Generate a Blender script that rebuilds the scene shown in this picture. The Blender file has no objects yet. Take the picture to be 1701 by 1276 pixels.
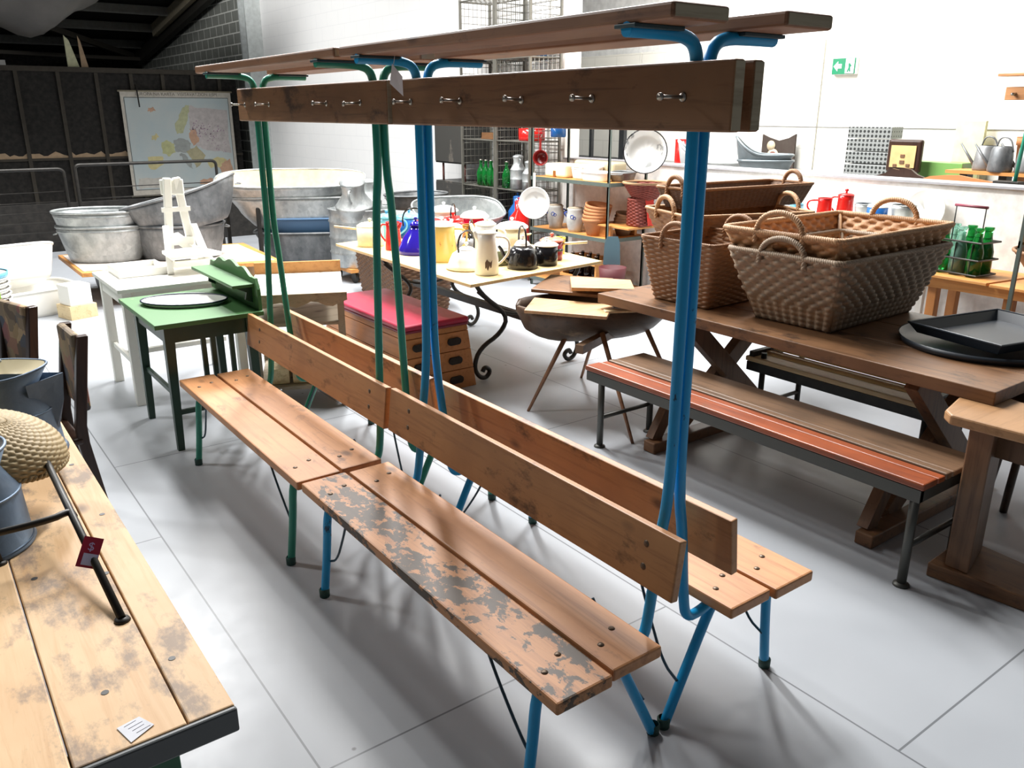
import bpy, bmesh, math, random
from mathutils import Vector, Matrix
random.seed(7)
C = bpy.context.scene.collection
S = bpy.context.scene
PI = math.pi
# ---------------------------------------------------------------- camera, world, lights, exposure
cd = bpy.data.cameras.new('camera'); cam = bpy.data.objects.new('camera', cd); C.objects.link(cam)
cd.sensor_width = 36; cd.lens = 36*1370.3/1701; cd.clip_start = .05; cd.clip_end = 100
cam.location = (0, 0, 1.75); cam.rotation_euler = (math.radians(90-18.258), 0, math.radians(-36.404))
S.camera = cam
S.view_settings.view_transform = 'Standard'; S.view_settings.look = 'None'
S.view_settings.gamma = 1; S.view_settings.use_curve_mapping = False; S.view_settings.exposure = 0.0
W = bpy.data.worlds.new('world'); S.world = W; W.use_nodes = True
bg = W.node_tree.nodes['Background']; bg.inputs[0].default_value = (.86, .92, 1, 1); bg.inputs[1].default_value = .07
def area(name, loc, target, sx, sy, power, col=(1, .995, .985)):
    l = bpy.data.lights.new(name, 'AREA'); l.shape = 'RECTANGLE'; l.size = sx; l.size_y = sy
    l.energy = power; l.color = col
    o = bpy.data.objects.new(name, l); C.objects.link(o); o.location = loc
    d = Vector(target)-Vector(loc); o.rotation_euler = d.to_track_quat('-Z', 'Y').to_euler()
    return o
area('skylight_far', (3.4, 6.2, 5.4), (2.4, 4.0, 0), .35, 4.0, 760)
area('skylight_left', (-1.3, 6.6, 4.8), (.9, 4.2, 0), .3, 1.2, 120)
area('skylight_middle', (1.5, 8.2, 4.6), (1.6, 4.6, 0), .3, .9, 190)
area('skylight_right', (5.3, 5.2, 5.2), (4.4, 3.8, 0), .3, 2.6, 300)
area('skylight_beyond', (6.7, 4.6, 4.4), (7.4, 4.6, 1.4), .8, 6, 200)
area('skylight_rear', (2.4, 9.8, 5.0), (1.6, 8.6, 0), 1.4, 1.4, 200)
area('bay_fill', (1.2, 11.6, 5.3), (4.0, 15.8, 1.8), 2.0, 1.0, 400)  # added fill lamp brightening the rear roof, plastic sheet and map wall

# ---------------------------------------------------------------- mesh helper
ROOTM = {}
class MB:
    def __init__(s): s.v = []; s.f = []; s.sm = []; s.mi = []
    def add(s, vs, fs, smooth=False, M=None, mi=0):
        b = len(s.v)
        for p in vs:
            p = Vector(p)
            s.v.append(M @ p if M else p)
        for f in fs: s.f.append([i+b for i in f]); s.sm.append(smooth); s.mi.append(mi)
        return s
    def box(s, x0, x1, y0, y1, z0, z1, M=None, mi=0):
        v = [(x, y, z) for z in (z0, z1) for y in (y0, y1) for x in (x0, x1)]
        return s.add(v, [(0, 2, 3, 1), (4, 5, 7, 6), (0, 1, 5, 4), (2, 6, 7, 3), (0, 4, 6, 2), (1, 3, 7, 5)], False, M, mi)
    def loft(s, rings, cap=(True, True), smooth=True, closed=True, M=None, mi=0):
        n = len(rings[0]); v = [p for r in rings for p in r]; f = []
        for i in range(len(rings)-1):
            for j in range(n if closed else n-1):
                a = i*n+j; b = i*n+(j+1) % n
                f.append((a, b, b+n, a+n))
        s.add(v, f, smooth, M, mi)
        k = len(s.v)-len(v)
        if cap[0]: s.f.append([k+i for i in range(n)][::-1]); s.sm.append(False); s.mi.append(mi)
        if cap[1]: s.f.append([k+(len(rings)-1)*n+i for i in range(n)]); s.sm.append(False); s.mi.append(mi)
        return s
    def lathe(s, prof, n=28, c=(0, 0, 0), M=None, cap=(False, False), sx=1, sy=1, mi=0):
        rs = [[(c[0]+r*sx*math.cos(2*PI*k/n), c[1]+r*sy*math.sin(2*PI*k/n), c[2]+z) for k in range(n)] for r, z in prof]
        return s.loft(rs, cap, True, True, M, mi)
    def tube(s, pts, r, n=8, closed=False, M=None, mi=0):
        pts = [Vector(p) for p in pts]; m = len(pts)
        rr = r if isinstance(r, (list, tuple)) else [r]*m
        T = []
        for i in range(m):
            a = pts[(i-1) % m] if (closed or i > 0) else pts[i]; b = pts[(i+1) % m] if (closed or i < m-1) else pts[i]
            T.append((b-a).normalized() if (b-a).length > 1e-9 else Vector((0, 0, 1)))
        up = Vector((0, 0, 1)) if abs(T[0].z) < .9 else Vector((1, 0, 0))
        N = (up-T[0]*up.dot(T[0])).normalized(); rings = []
        for i in range(m):
            if i: N = (N-T[i]*N.dot(T[i])).normalized()
            B = T[i].cross(N)
            rings.append([pts[i]+(N*math.cos(2*PI*k/n)+B*math.sin(2*PI*k/n))*rr[i] for k in range(n)])
        if closed: return s.loft(rings+[rings[0]], (False, False), True, True, M, mi)
        return s.loft(rings, (True, True), True, True, M, mi)
    def prism(s, poly, z0, z1, M=None, smooth=False, mi=0):
        a = [(x, y, z0) for x, y in poly]; b = [(x, y, z1) for x, y in poly]
        return s.loft([a, b], (True, True), smooth, True, M, mi)
    def beam(s, a, b, w, h, mi=0, up=(0, 0, 1)):
        a = Vector(a); b = Vector(b); t = (b-a).normalized(); u = Vector(up)
        if abs(t.dot(u)) > .97: u = Vector((1, 0, 0))
        x = t.cross(u).normalized(); y = x.cross(t).normalized()
        q = [(-w/2, -h/2), (w/2, -h/2), (w/2, h/2), (-w/2, h/2)]
        return s.loft([[a+x*i+y*j for i, j in q], [b+x*i+y*j for i, j in q]], (True, True), False, True, None, mi)
    def build(s, name, mat, parent=None, world=True, bevel=0, solid=0, label=None, seg=2):
        me = bpy.data.meshes.new(name)
        vs = s.v
        if parent is not None and world:
            inv = ROOTM[parent.name]; vs = [inv @ p for p in vs]
        me.from_pydata([tuple(p) for p in vs], [], s.f)
        mats = mat if isinstance(mat, (list, tuple)) else [mat]
        for m in mats: me.materials.append(m)
        me.polygons.foreach_set('use_smooth', s.sm); me.polygons.foreach_set('material_index', s.mi)
        bm = bmesh.new(); bm.from_mesh(me); bmesh.ops.recalc_face_normals(bm, faces=bm.faces); bm.to_mesh(me); bm.free()
        me.update()
        o = bpy.data.objects.new(name, me); C.objects.link(o)
        if parent is not None: o.parent = parent; ROOTM[o.name] = ROOTM[parent.name]
        else: ROOTM[o.name] = Matrix()
        if solid:
            d = o.modifiers.new('solid', 'SOLIDIFY'); d.thickness = solid; d.offset = 0
        if bevel:
            d = o.modifiers.new('bevel', 'BEVEL'); d.width = bevel; d.segments = seg; d.limit_method = 'ANGLE'; d.angle_limit = .7
        if label: o['label'] = label
        return o
def thing(name, label, cat, loc=(0, 0, 0), group=None, rz=0):
    o = bpy.data.objects.new(name, None); C.objects.link(o); o.location = loc; o.rotation_euler = (0, 0, rz)
    o.empty_display_size = .05
    o['label'] = label; o['category'] = cat
    if group: o['group'] = group
    ROOTM[o.name] = (Matrix.Translation(loc) @ Matrix.Rotation(rz, 4, 'Z')).inverted()
    return o
def tag(o, label, cat, group=None):
    o['label'] = label; o['category'] = cat
    if group: o['group'] = group
    return o
def struct(o): o['kind'] = 'structure'; return o
def dup(root, loc, rz=None, label=None, group=None):
    r = root.copy(); C.objects.link(r); r.location = loc
    if rz is not None: r.rotation_euler = (0, 0, rz)
    if label: r['label'] = label
    if group: r['group'] = group
    for ch in list(root.children):
        c = ch.copy(); C.objects.link(c); c.parent = r
        for g in list(ch.children):
            d = g.copy(); C.objects.link(d); d.parent = c
    return r
def RZ(a, c=(0, 0, 0)):
    return Matrix.Translation(c) @ Matrix.Rotation(a, 4, 'Z') @ Matrix.Translation([-k for k in c])
def arc(c, r, a0, a1, n=12, ax=(1, 0, 0), ay=(0, 0, 1)):
    c = Vector(c); ax = Vector(ax); ay = Vector(ay)
    return [c+ax*r*math.cos(a0+(a1-a0)*i/n)+ay*r*math.sin(a0+(a1-a0)*i/n) for i in range(n+1)]
def smoothpath(pts, k=3):
    P = [Vector(p) for p in pts]
    for _ in range(k):
        Q = [P[0]]
        for a, b in zip(P, P[1:]): Q += [a*.75+b*.25, a*.25+b*.75]
        Q.append(P[-1]); P = Q
    return P

# ---------------------------------------------------------------- materials
def lin(h):
    h = h.lstrip('#'); c = [int(h[i:i+2], 16)/255 for i in (0, 2, 4)]
    return tuple(x/12.92 if x < .04045 else ((x+.055)/1.055)**2.4 for x in c)+(1,)
class NT:
    def __init__(s, name, rough=.5, metal=0):
        s.m = bpy.data.materials.new(name); s.m.use_nodes = True; s.t = s.m.node_tree
        s.b = s.t.nodes['Principled BSDF']; s.b.inputs['Roughness'].default_value = rough; s.b.inputs['Metallic'].default_value = metal
        s.co = s.t.nodes.new('ShaderNodeTexCoord')
    def n(s, typ, **kw):
        x = s.t.nodes.new('ShaderNode'+typ)
        for k, v in kw.items(): setattr(x, k, v)
        return x
    def l(s, a, b): s.t.links.new(a, b)
    def mapping(s, scale, src='Object', rnd=True):
        mp = s.n('Mapping'); mp.inputs['Scale'].default_value = scale
        if rnd:
            oi = s.n('ObjectInfo'); vm = s.n('VectorMath', operation='SCALE'); cx = s.n('CombineXYZ')
            for i in range(3): s.l(oi.outputs['Random'], cx.inputs[i])
            s.l(cx.outputs[0], vm.inputs[0]); vm.inputs['Scale'].default_value = 37.3
            ad = s.n('VectorMath', operation='ADD'); s.l(s.co.outputs[src], ad.inputs[0]); s.l(vm.outputs[0], ad.inputs[1])
            s.l(ad.outputs[0], mp.inputs[0])
        else: s.l(s.co.outputs[src], mp.inputs[0])
        return mp.outputs[0]
    def noise(s, vec, scale=5, detail=4, rough=.55, dist=0):
        x = s.n('TexNoise'); x.inputs['Scale'].default_value = scale; x.inputs['Detail'].default_value = detail
        x.inputs['Roughness'].default_value = rough; x.inputs['Distortion'].default_value = dist; s.l(vec, x.inputs['Vector'])
        return x.outputs['Fac']
    def ramp(s, fac, stops):
        r = s.n('ValToRGB'); e = r.color_ramp.elements
        while len(e) < len(stops): e.new(.5)
        for i, (p, c) in enumerate(stops):
            e[i].position = p; e[i].color = c if isinstance(c, tuple) else lin(c)
        s.l(fac, r.inputs[0]); return r.outputs[0]
    def mix(s, fac, a, b, mode='MIX'):
        x = s.n('MixRGB', blend_type=mode)
        for i, v in ((0, fac), (1, a), (2, b)):
            if hasattr(v, 'node'): s.l(v, x.inputs[i])
            else: x.inputs[i].default_value = v if not isinstance(v, str) else lin(v)
        return x.outputs[0]
    def col(s, c):
        if hasattr(c, 'node'): s.l(c, s.b.inputs['Base Color'])
        else: s.b.inputs['Base Color'].default_value = lin(c) if isinstance(c, str) else c
        return s
    def bump(s, h, strength=.3, dist=.002):
        x = s.n('Bump'); x.inputs['Strength'].default_value = strength; x.inputs['Distance'].default_value = dist
        s.l(h, x.inputs['Height']); s.l(x.outputs[0], s.b.inputs['Normal'])
    def rough(s, r):
        s.l(r, s.b.inputs['Roughness'])
MATS = {}
def wood(key, light, dark, axis='y', stain=None, amt=.5, rough=.5, knots=True, fine=1.0):
    if key in MATS: return MATS[key]
    t = NT(key, rough); sc = {'x': (.06, 1, 1), 'y': (1, .06, 1), 'z': (1, 1, .06)}[axis]
    v = t.mapping(sc)
    g = t.noise(v, 34*fine, 6, .65, .6)
    c = t.ramp(g, [(.28, dark), (.5, light), (.62, light), (.8, dark)])
    big = t.noise(t.mapping((1, 1, 1)), 3.5, 3)
    c = t.mix(t.ramp(big, [(.38, (0, 0, 0, 1)), (.7, (.55, .55, .55, 1))]), c, dark)
    if knots:
        vo = t.n('TexVoronoi'); vo.inputs['Scale'].default_value = 5.2
        sc2 = {'x': (.55, 1, 1), 'y': (1, .55, 1), 'z': (1, 1, .55)}[axis]
        t.l(t.mapping(sc2), vo.inputs['Vector'])
        k = t.ramp(vo.outputs['Distance'], [(.05, (1, 1, 1, 1)), (.13, (0, 0, 0, 1))])
        c = t.mix(t.mix(1, k, (.75, .75, .75, 1), 'MULTIPLY'), c, '#4a2d1c')
    if stain:
        sn = t.noise(t.mapping({'x': (.5, 1, 1), 'y': (1, .5, 1), 'z': (1, 1, .5)}[axis]), 7, 7, .7)
        c = t.mix(t.ramp(sn, [(amt, (0, 0, 0, 1)), (amt+.1, (.85, .85, .85, 1))]), c, stain)
    t.col(c); t.bump(g, .25, .0015)
    MATS[key] = t.m; return t.m
def flaked(key, light, dark, paint, axis='y'):
    t = NT(key, .55); v = t.mapping((1, .06, 1)); g = t.noise(v, 34, 6, .65, .6)
    c = t.ramp(g, [(.3, dark), (.55, light), (.8, dark)])
    a = t.noise(t.mapping((1, .6, 1)), 24, 9, .7, .3); b = t.noise(t.mapping((1, .5, 1)), 6, 3)
    m = t.n('Math', operation='MULTIPLY_ADD'); t.l(b, m.inputs[0]); m.inputs[1].default_value = .55; t.l(a, m.inputs[2])
    f = t.ramp(m.outputs[0], [(.775, (0, 0, 0, 1)), (.81, (1, 1, 1, 1))])
    fm = t.n('Math', operation='MULTIPLY'); t.l(f, fm.inputs[0]); fm.inputs[1].default_value = .9
    pc = t.mix(t.noise(v, 25, 3), paint, '#3b3a33')
    t.col(t.mix(fm.outputs[0], c, pc)); t.bump(m.outputs[0], .4, .002)
    return t.m
def paint(key, c, chip='#2a2320', rough=.35, amt=.68, sc=9, metal=0, var=None):
    if key in MATS: return MATS[key]
    t = NT(key, rough, metal); v = t.mapping((1, 1, .5))
    n = t.noise(v, sc, 7, .7); a = t.noise(t.mapping((1, 1, 1)), 2.5, 2)
    base = t.mix(a, c, var or c)
    t.col(t.mix(t.ramp(n, [(amt, (0, 0, 0, 1)), (amt+.03, (.9, .9, .9, 1))]), base, chip)); t.bump(n, .12, .001)
    MATS[key] = t.m; return t.m
def plain(key, c, rough=.5, metal=0, bump=0):
    if key in MATS: return MATS[key]
    t = NT(key, rough, metal); n = t.noise(t.mapping((1, 1, 1)), 14, 4)
    t.col(t.mix(t.ramp(n, [(.35, (0, 0, 0, 1)), (.7, (.22, .22, .22, 1))]), c, '#3a3632' if sum(lin(c)[:3]) > .4 else '#555049'))
    if bump: t.bump(n, bump, .002)
    MATS[key] = t.m; return t.m
def zinc(key, a, b, rough=.42, metal=.55):
    if key in MATS: return MATS[key]
    t = NT(key, rough, metal); vo = t.n('TexVoronoi'); vo.inputs['Scale'].default_value = 26
    t.l(t.mapping((1, 1, 1)), vo.inputs['Vector'])
    n = t.noise(t.mapping((1, 1, .4)), 5, 6, .65)
    c = t.mix(t.ramp(n, [(.35, (0, 0, 0, 1)), (.68, (1, 1, 1, 1))]), a, b)
    hs = t.n('SeparateXYZ'); t.l(vo.outputs['Color'], hs.inputs[0]); c = t.mix(.1, c, hs.outputs[0], 'OVERLAY')
    t.col(c); t.bump(n, .1, .003); MATS[key] = t.m; return t.m
def wickerm(key, a, b, rough=.6):
    if key in MATS: return MATS[key]
    t = NT(key, rough); n = t.noise(t.mapping((1, 1, 1)), 60, 5, .7); m = t.noise(t.mapping((1, 1, 1)), 6, 3)
    c = t.mix(n, a, b); c = t.mix(t.ramp(m, [(.4, (0, 0, 0, 1)), (.75, (.5, .5, .5, 1))]), c, b)
    t.col(c); t.bump(n, .3, .001); MATS[key] = t.m; return t.m
def glassm(key, c, rough=.05):
    if key in MATS: return MATS[key]
    t = NT(key, rough); t.b.inputs['Transmission Weight'].default_value = .75; t.b.inputs['IOR'].default_value = 1.45
    t.col(c); MATS[key] = t.m; return t.m
M_PINE = wood('bench_pine', '#c78d5c', '#a36c42', stain='#6f4a30', amt=.58)
M_PINE2 = wood('backrest_pine', '#bb8655', '#94633d', stain='#54371f', amt=.57)
M_DARKW = wood('hook_board_wood', '#926a48', '#694930', stain='#3a281c', amt=.57)
M_SHELFW = wood('shelf_board_wood', '#93694a', '#6b4630', stain='#3c2a1f', amt=.6)
M_FLAKE = flaked('flaked_paint_pine', '#bd8556', '#94613b', '#24251f')
M_BLUE = paint('blue_enamel_tube', '#12a4dc', chip='#0d2c40', amt=.655, sc=22, rough=.36, var='#0e90cc')
M_GREEN = paint('green_enamel_tube', '#2a9478', chip='#143b33', amt=.69, sc=16, rough=.33, var='#207a64')
M_ENDG = wood('weathered_end_grain', '#a89c84', '#82765f', axis='x', knots=False, rough=.8)
M_RUBBER = plain('rubber_foot', '#2c5048', .7)
M_BOLT = plain('bolt_steel', '#b4aea4', .3, .9)
M_DULLBOLT = plain('dull_bolt', '#6d5c4c', .45, .6)
M_IRON = plain('black_iron', '#24221f', .45, .3)
M_ZINC = zinc('galvanised_zinc', '#c3c6c4', '#8c9192')
M_ZINCD = zinc('weathered_zinc', '#8f9090', '#5d6062', .5)
M_ZINCB = zinc('blue_grey_zinc', '#76889c', '#465a70', .5, .3)
M_WHITE = paint('white_enamel', '#f2f0ea', chip='#4a4d52', amt=.8, rough=.3)
M_WHITEP = paint('white_chalk_paint', '#f0eee6', chip='#a8835e', amt=.72, rough=.6)
M_CREAM = paint('cream_enamel', '#f0e3bf', chip='#6d5a3a', amt=.78, rough=.18)
M_RED = paint('red_enamel', '#c9201c', chip='#591210', amt=.8, rough=.18)
M_BLUEE = paint('blue_enamel', '#245c9e', chip='#16304f', amt=.78, rough=.2)
M_SKY = paint('light_blue_enamel', '#6db4cf', chip='#3d6c80', amt=.8, rough=.2)
M_PURPLE = paint('cobalt_purple_enamel', '#2b1fa0', chip='#17124c', amt=.82, rough=.12)
M_BLACKE = paint('black_enamel', '#1b1a1c', chip='#5a5450', amt=.78, rough=.15)
M_OLIVE = paint('olive_enamel', '#67694c', chip='#2e3024', amt=.75, rough=.2)
M_YELLOW = paint('yellow_enamel', '#f0cc3a', chip='#8a7425', amt=.8, rough=.2)
M_GGLASS = glassm('green_glass', '#1f9440'); M_AGLASS = glassm('aqua_glass', '#a4dcc8'); M_DGLASS = glassm('brown_glass', '#2a1a12')
M_TABGREEN = paint('green_table_paint', '#4f7a49', chip='#c9c888', amt=.64, rough=.5, sc=3.5, var='#3f6a3a')
M_DKGREEN = paint('dark_green_paint', '#1e3a2b', chip='#5f6a4a', amt=.78, rough=.4)
M_TABLEW = wood('trestle_table_wood', '#7b583b', '#543a26', stain='#33241a', amt=.55, rough=.4)
M_TABLEX = wood('trestle_leg_wood', '#74543a', '#4e3624', axis='z', stain='#33241a', amt=.6, knots=False)
M_FGW = wood('worktable_pine', '#dcb88b', '#c59968', stain='#7d6856', amt=.52, rough=.55)
M_REDW = wood('red_stained_slat', '#9c4f2b', '#6d331c', stain='#6b5240', amt=.58, rough=.38, knots=False)
M_BRNW = wood('brown_slat', '#7d6048', '#54402f', stain='#8d7a66', amt=.64, rough=.45, knots=False)
M_PALEW = wood('pale_slat', '#e6d0a4', '#c4a678', rough=.5, knots=False)
M_PLY = wood('pale_plywood', '#ecd29a', '#d9b87c', rough=.4, knots=False)
M_VAULT = wood('vault_wood', '#bd7d48', '#98602f', knots=False, rough=.42)
M_VAULTX = wood('vault_wood_end', '#c08049', '#99602f', axis='x', knots=False, rough=.42)
M_CRIMSON = plain('crimson_vinyl', '#a5213f', .35)
M_CRIMEDGE = plain('maroon_vinyl_edge', '#7a2136', .4)
M_GREYW = wood('grey_washstand_wood', '#a39580', '#6f6554', axis='x', stain='#4f463a', amt=.62, rough=.7)
M_PAPER = plain('white_paper', '#dfe0e6', .8)
M_BASK_A = wickerm('pale_splint', '#c79a6e', '#9a6d46'); M_BASK_G = wickerm('grey_splint', '#a8957e', '#7d6b58')
M_BASK_B = wickerm('brown_wicker', '#a67c56', '#6b4a30'); M_BASK_D = wickerm('dark_wicker', '#7a5638', '#4a3222')
M_BASK_R = wickerm('red_wicker', '#9a4433', '#5f241c'); M_ROPE = wickerm('cane_rope', '#c9a178', '#8d6846')
M_RUSH = wickerm('rush_weave', '#c9b184', '#8a734a')
M_CLAY = plain('terracotta', '#b77a4c', .75); M_STONE = plain('grey_stoneware', '#b9b9b4', .25); M_COBALT = plain('cobalt_brush', '#27408f', .25)
M_WIRE = plain('wire_grey', '#77756d', .45, .5); M_SHELFG = plain('shelf_steel_green', '#5d6963', .5, .2)
M_ORANGEW = wood('orange_shelf_wood', '#cf9250', '#b1743a', rough=.5, knots=False)

# ---------------------------------------------------------------- setting
def floor_mat():
    t = NT('grey_painted_floor', .3); t.b.inputs['Specular IOR Level'].default_value = .3
    v = t.mapping((1, 1, 1), rnd=False)
    n = t.noise(v, .9, 5, .6); n2 = t.noise(v, 9, 6, .7)
    c = t.mix(n, '#989ca1', '#a8abaf')
    # long joints between boards, staggered cross joints
    br = t.n('TexBrick'); br.offset = .353; br.inputs['Scale'].default_value = 1
    br.inputs['Brick Width'].default_value = 2.58; br.inputs['Row Height'].default_value = 1.37
    br.inputs['Mortar Size'].default_value = .0035; br.inputs['Mortar Smooth'].default_value = .1
    sx = t.n('SeparateXYZ'); t.l(t.co.outputs['Object'], sx.inputs[0]); cb = t.n('CombineXYZ'); t.l(sx.outputs[1], cb.inputs[0]); t.l(sx.outputs[0], cb.inputs[1])
    mp = t.n('VectorMath', operation='SUBTRACT'); t.l(cb.outputs[0], mp.inputs[0]); mp.inputs[1].default_value = (1.8, .67-1.37, 0); t.l(mp.outputs[0], br.inputs['Vector'])
    f = t.n('Math', operation='MULTIPLY'); t.l(br.outputs['Fac'], f.inputs[0]); f.inputs[1].default_value = .75
    c = t.mix(f.outputs[0], c, '#4c4f52')
    vo = t.n('TexVoronoi'); vo.inputs['Scale'].default_value = 3.4; t.l(v, vo.inputs['Vector'])
    c = t.mix(t.ramp(vo.outputs['Distance'], [(.022, (.75, .75, .75, 1)), (.034, (0, 0, 0, 1))]), c, '#4a4744')
    t.col(c); t.rough(t.ramp(n2, [(.3, (.3, .3, .3, 1)), (.7, (.38, .38, .38, 1))])); return t.m
def block_mat(name, c1, c2, mort, bw, rh, ms, strength=.35):
    t = NT(name, .7); br = t.n('TexBrick'); br.offset = .5; br.inputs['Scale'].default_value = 1
    br.inputs['Brick Width'].default_value = bw; br.inputs['Row Height'].default_value = rh; br.inputs['Mortar Size'].default_value = ms
    mp = t.n('Mapping'); mp.inputs['Rotation'].default_value = (-PI/2, 0, -PI/2) ; t.l(t.co.outputs['Object'], mp.inputs[0])
    sx = t.n('SeparateXYZ'); t.l(t.co.outputs['Object'], sx.inputs[0]); cb = t.n('CombineXYZ')
    t.l(sx.outputs[1], cb.inputs[0]); t.l(sx.outputs[2], cb.inputs[1]); t.l(cb.outputs[0], br.inputs['Vector'])
    n = t.noise(t.mapping((1, 1, 1), rnd=False), 4, 6, .6)
    c = t.mix(n, c1, c2); c = t.mix(br.outputs['Fac'], c, mort)
    t.col(c)
    iv = t.n('Math', operation='SUBTRACT'); iv.inputs[0].default_value = 1; t.l(br.outputs['Fac'], iv.inputs[1]); t.bump(iv.outputs[0], strength, .006)
    return t.m
M_WHITEWALL = block_mat('white_painted_block', '#e9e8e5', '#e2e2e1', '#d9d9d8', .4, .2, .003, .15)
M_GREYWALL = block_mat('grey_concrete_block', '#8f928c', '#74776f', '#d8d9d2', .4, .2, .012, .05)
M_PANELWALL = plain('white_panel_wall', '#eeece4', .6)
M_BLACKFELT = plain('black_felt_panel', '#1a1816', .9, bump=.3)
M_BATTEN = plain('dark_batten', '#3a342b', .8); M_TORN = plain('torn_kraft_paper', '#b49a7c', .9, bump=.4)
struct(MB().box(-6, 9, -4, 26, -.1, 0).build('floor', floor_mat()))
# right wall: low wall with raised room beyond, then painted blocks from the column to the crates
struct(MB().box(5.9, 6.05, -3, 7.05, 0, 1.27).build('wall_right', plain('white_low_wall', '#f3f2ee', .35)))
struct(MB().box(5.88, 6.12, -3, 7.05, 1.27, 1.285).build('trim_1', plain('grey_sill_edge', '#a9a8ac', .5)))
struct(MB().box(6.05, 7.6, -3, 7.6, 1.05, 1.2).build('trim_2', plain('raised_floor_edge', '#8b8a88', .6)))
struct(MB().box(5.9, 6.1, 7.05, 7.32, 0, 6).build('trim_3', M_WHITE))
struct(MB().box(5.9, 6.1, 7.35, 16.2, 0, 6).build('wall_east', M_WHITEWALL))
struct(MB().box(5.95, 6.1, 16.2, 25, 0, 6).build('wall_rear_east', M_GREYWALL))
pw = MB().box(7.5, 7.6, -3, 5.08, 1.2, 2.9).box(7.5, 7.6, 5.1, 7.56, 1.2, 2.42).box(7.5, 7.6, 7.575, 9, 1.2, 2.42)
struct(pw.build('wall_beyond', block_mat('white_panel_block', '#efede4', '#e6e4da', '#d9d7cd', .4, .2, .004)))
struct(MB().box(7.7, 7.75, -3, 10, 1, 6).build('wall_beyond_upper', plain('white_upper_wall', '#f6f6f4', .6)))
struct(MB().box(7.494, 7.5, 1.5, 5.08, 1.606, 1.614).box(7.494, 7.5, 5.1, 7.5, 1.606, 1.614).build('trim_4', plain('grey_panel_joint', '#8f8f8c', .6)))
struct(MB().box(6.9, 6.94, 7.75, 7.79, 1.0, 1.7).box(7.0, 7.05, 7.3, 7.38, 1.0, 1.7).box(6.9, 6.94, 8.02, 8.06, 1, 1.7).box(6.9, 6.92, 7.0, 8.3, 1.7, 1.73).build('trim_5', plain('black_window_frame', '#22262a', .4)))
# steel portal column on the block wall
struct(MB().box(5.62, 5.9, 15.55, 15.6, 0, 6).box(5.62, 5.9, 15.85, 15.9, 0, 6).box(5.74, 5.78, 15.6, 15.85, 0, 6).build('trim_6', plain('pale_steel_column', '#c6cbc9', .5)))
# dark partition with battens and torn paper edge
pt = MB().box(-4.5, 5.62, 16.4, 16.5, 0, 2.42); struct(pt.build('wall_far', M_BLACKFELT))
b = MB(); xs = [-4.2, -3.5, -2.8, -2.1, -1.4, -.7, 0, .7, 1.37, 2.0, 2.62, 3.21, 3.77, 4.3, 4.82, 5.3]
for x in xs: b.box(x-.03, x+.03, 16.36, 16.4, 0, 2.42)
b.box(-4.5, 5.62, 16.35, 16.42, 2.39, 2.47); b.box(-4.5, 5.62, 16.37, 16.4, .96, 1.0)
struct(b.build('trim_7', M_BATTEN))
b = MB()
for i, x in enumerate(xs[:-1]):
    w = xs[i+1]-x; poly = [(x+.03, 1.0)]; k = 9
    poly.append((x+w-.03, 1.0))
    for j in range(k+1): poly.append((x+w-.03-(w-.06)*j/k, 1.03+random.random()*.06*(.4+random.random())))
    Mx = Matrix.Translation((0, 16.395, 0)) @ Matrix.Rotation(PI/2, 4, 'X'); b.prism(poly, 0, .006, Mx)
struct(b.build('trim_8', M_TORN))
for lb, x0_, x1_, cc in (('pale tapered board standing on top of the dark partition, left of the pair', 2.81, 2.99, '#c9c8a4'), ('brown tapered board standing on top of the dark partition, right of the pair', 3.02, 3.13, '#a98f72')):
    t = thing('timber_offcut', lb, 'board', ((x0_+x1_)/2, 16.45, 2.47), 'boards on top of the partition')
    MB().prism([(x0_, 0), (x1_, 0), ((x0_+x1_)/2-.02, .42), (x0_, .5)], 16.43, 16.46, Matrix(((1, 0, 0, 0), (0, 0, 1, 0), (0, 1, 0, 2.47), (0, 0, 0, 1)))).build('board', plain('offcut'+cc, cc, .7), t)
struct(MB().box(-8, 6, 24.5, 24.6, 0, 6).build('wall_back', plain('soot_black_wall', '#0e0d0d', .9)))
# pitched roof over the rear bay: sheets, purlins, rafter, brace
def roofz(y): return 3.05+(24.1-y)*.148
rf = MB().add([(-8, 25, roofz(25)+.32), (6, 25, roofz(25)+.32), (6, 15.0, roofz(15)+.32), (-8, 15.0, roofz(15)+.32)], [(0, 1, 2, 3)])
struct(rf.build('ceiling', plain('dark_roof_sheet', '#2b2a28', .8), solid=.03))
b = MB()
for y in (23.4, 21.7, 20.2, 18.8, 17.4, 16): b.box(-8, 5.8, y-.05, y+.05, roofz(y)+.1, roofz(y)+.28)
struct(b.build('trim_9', plain('grey_purlin', '#8f8f8a', .6)))
b = MB(); b.beam((5.78, 24.2, roofz(24.2)+.0), (5.78, 15, roofz(15)+.0), .14, .3); struct(b.build('trim_10', plain('dark_rafter', '#35332e', .7)))
b = MB(); b.beam((5.62, 21.6, roofz(21.6)+.12), (5.62, 15, roofz(15)+.12), .1, .26); struct(b.build('trim_11', plain('pale_rafter_face', '#c9bda2', .7)))
b = MB(); b.beam((5.6, 23.8, 3.1), (2.6, 20.0, 3.55), .09, .12); b.beam((-6, 20, 3.02), (5.7, 23.6, 3.02), .08, .08); struct(b.build('trim_12', plain('roof_brace', '#4a463f', .7)))
b = MB(); b.box(-6, 2.3, 19.9, 20, 2.62, 2.72); struct(b.build('trim_13', plain('pale_metal_rail', '#9a9a96', .5)))
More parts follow.
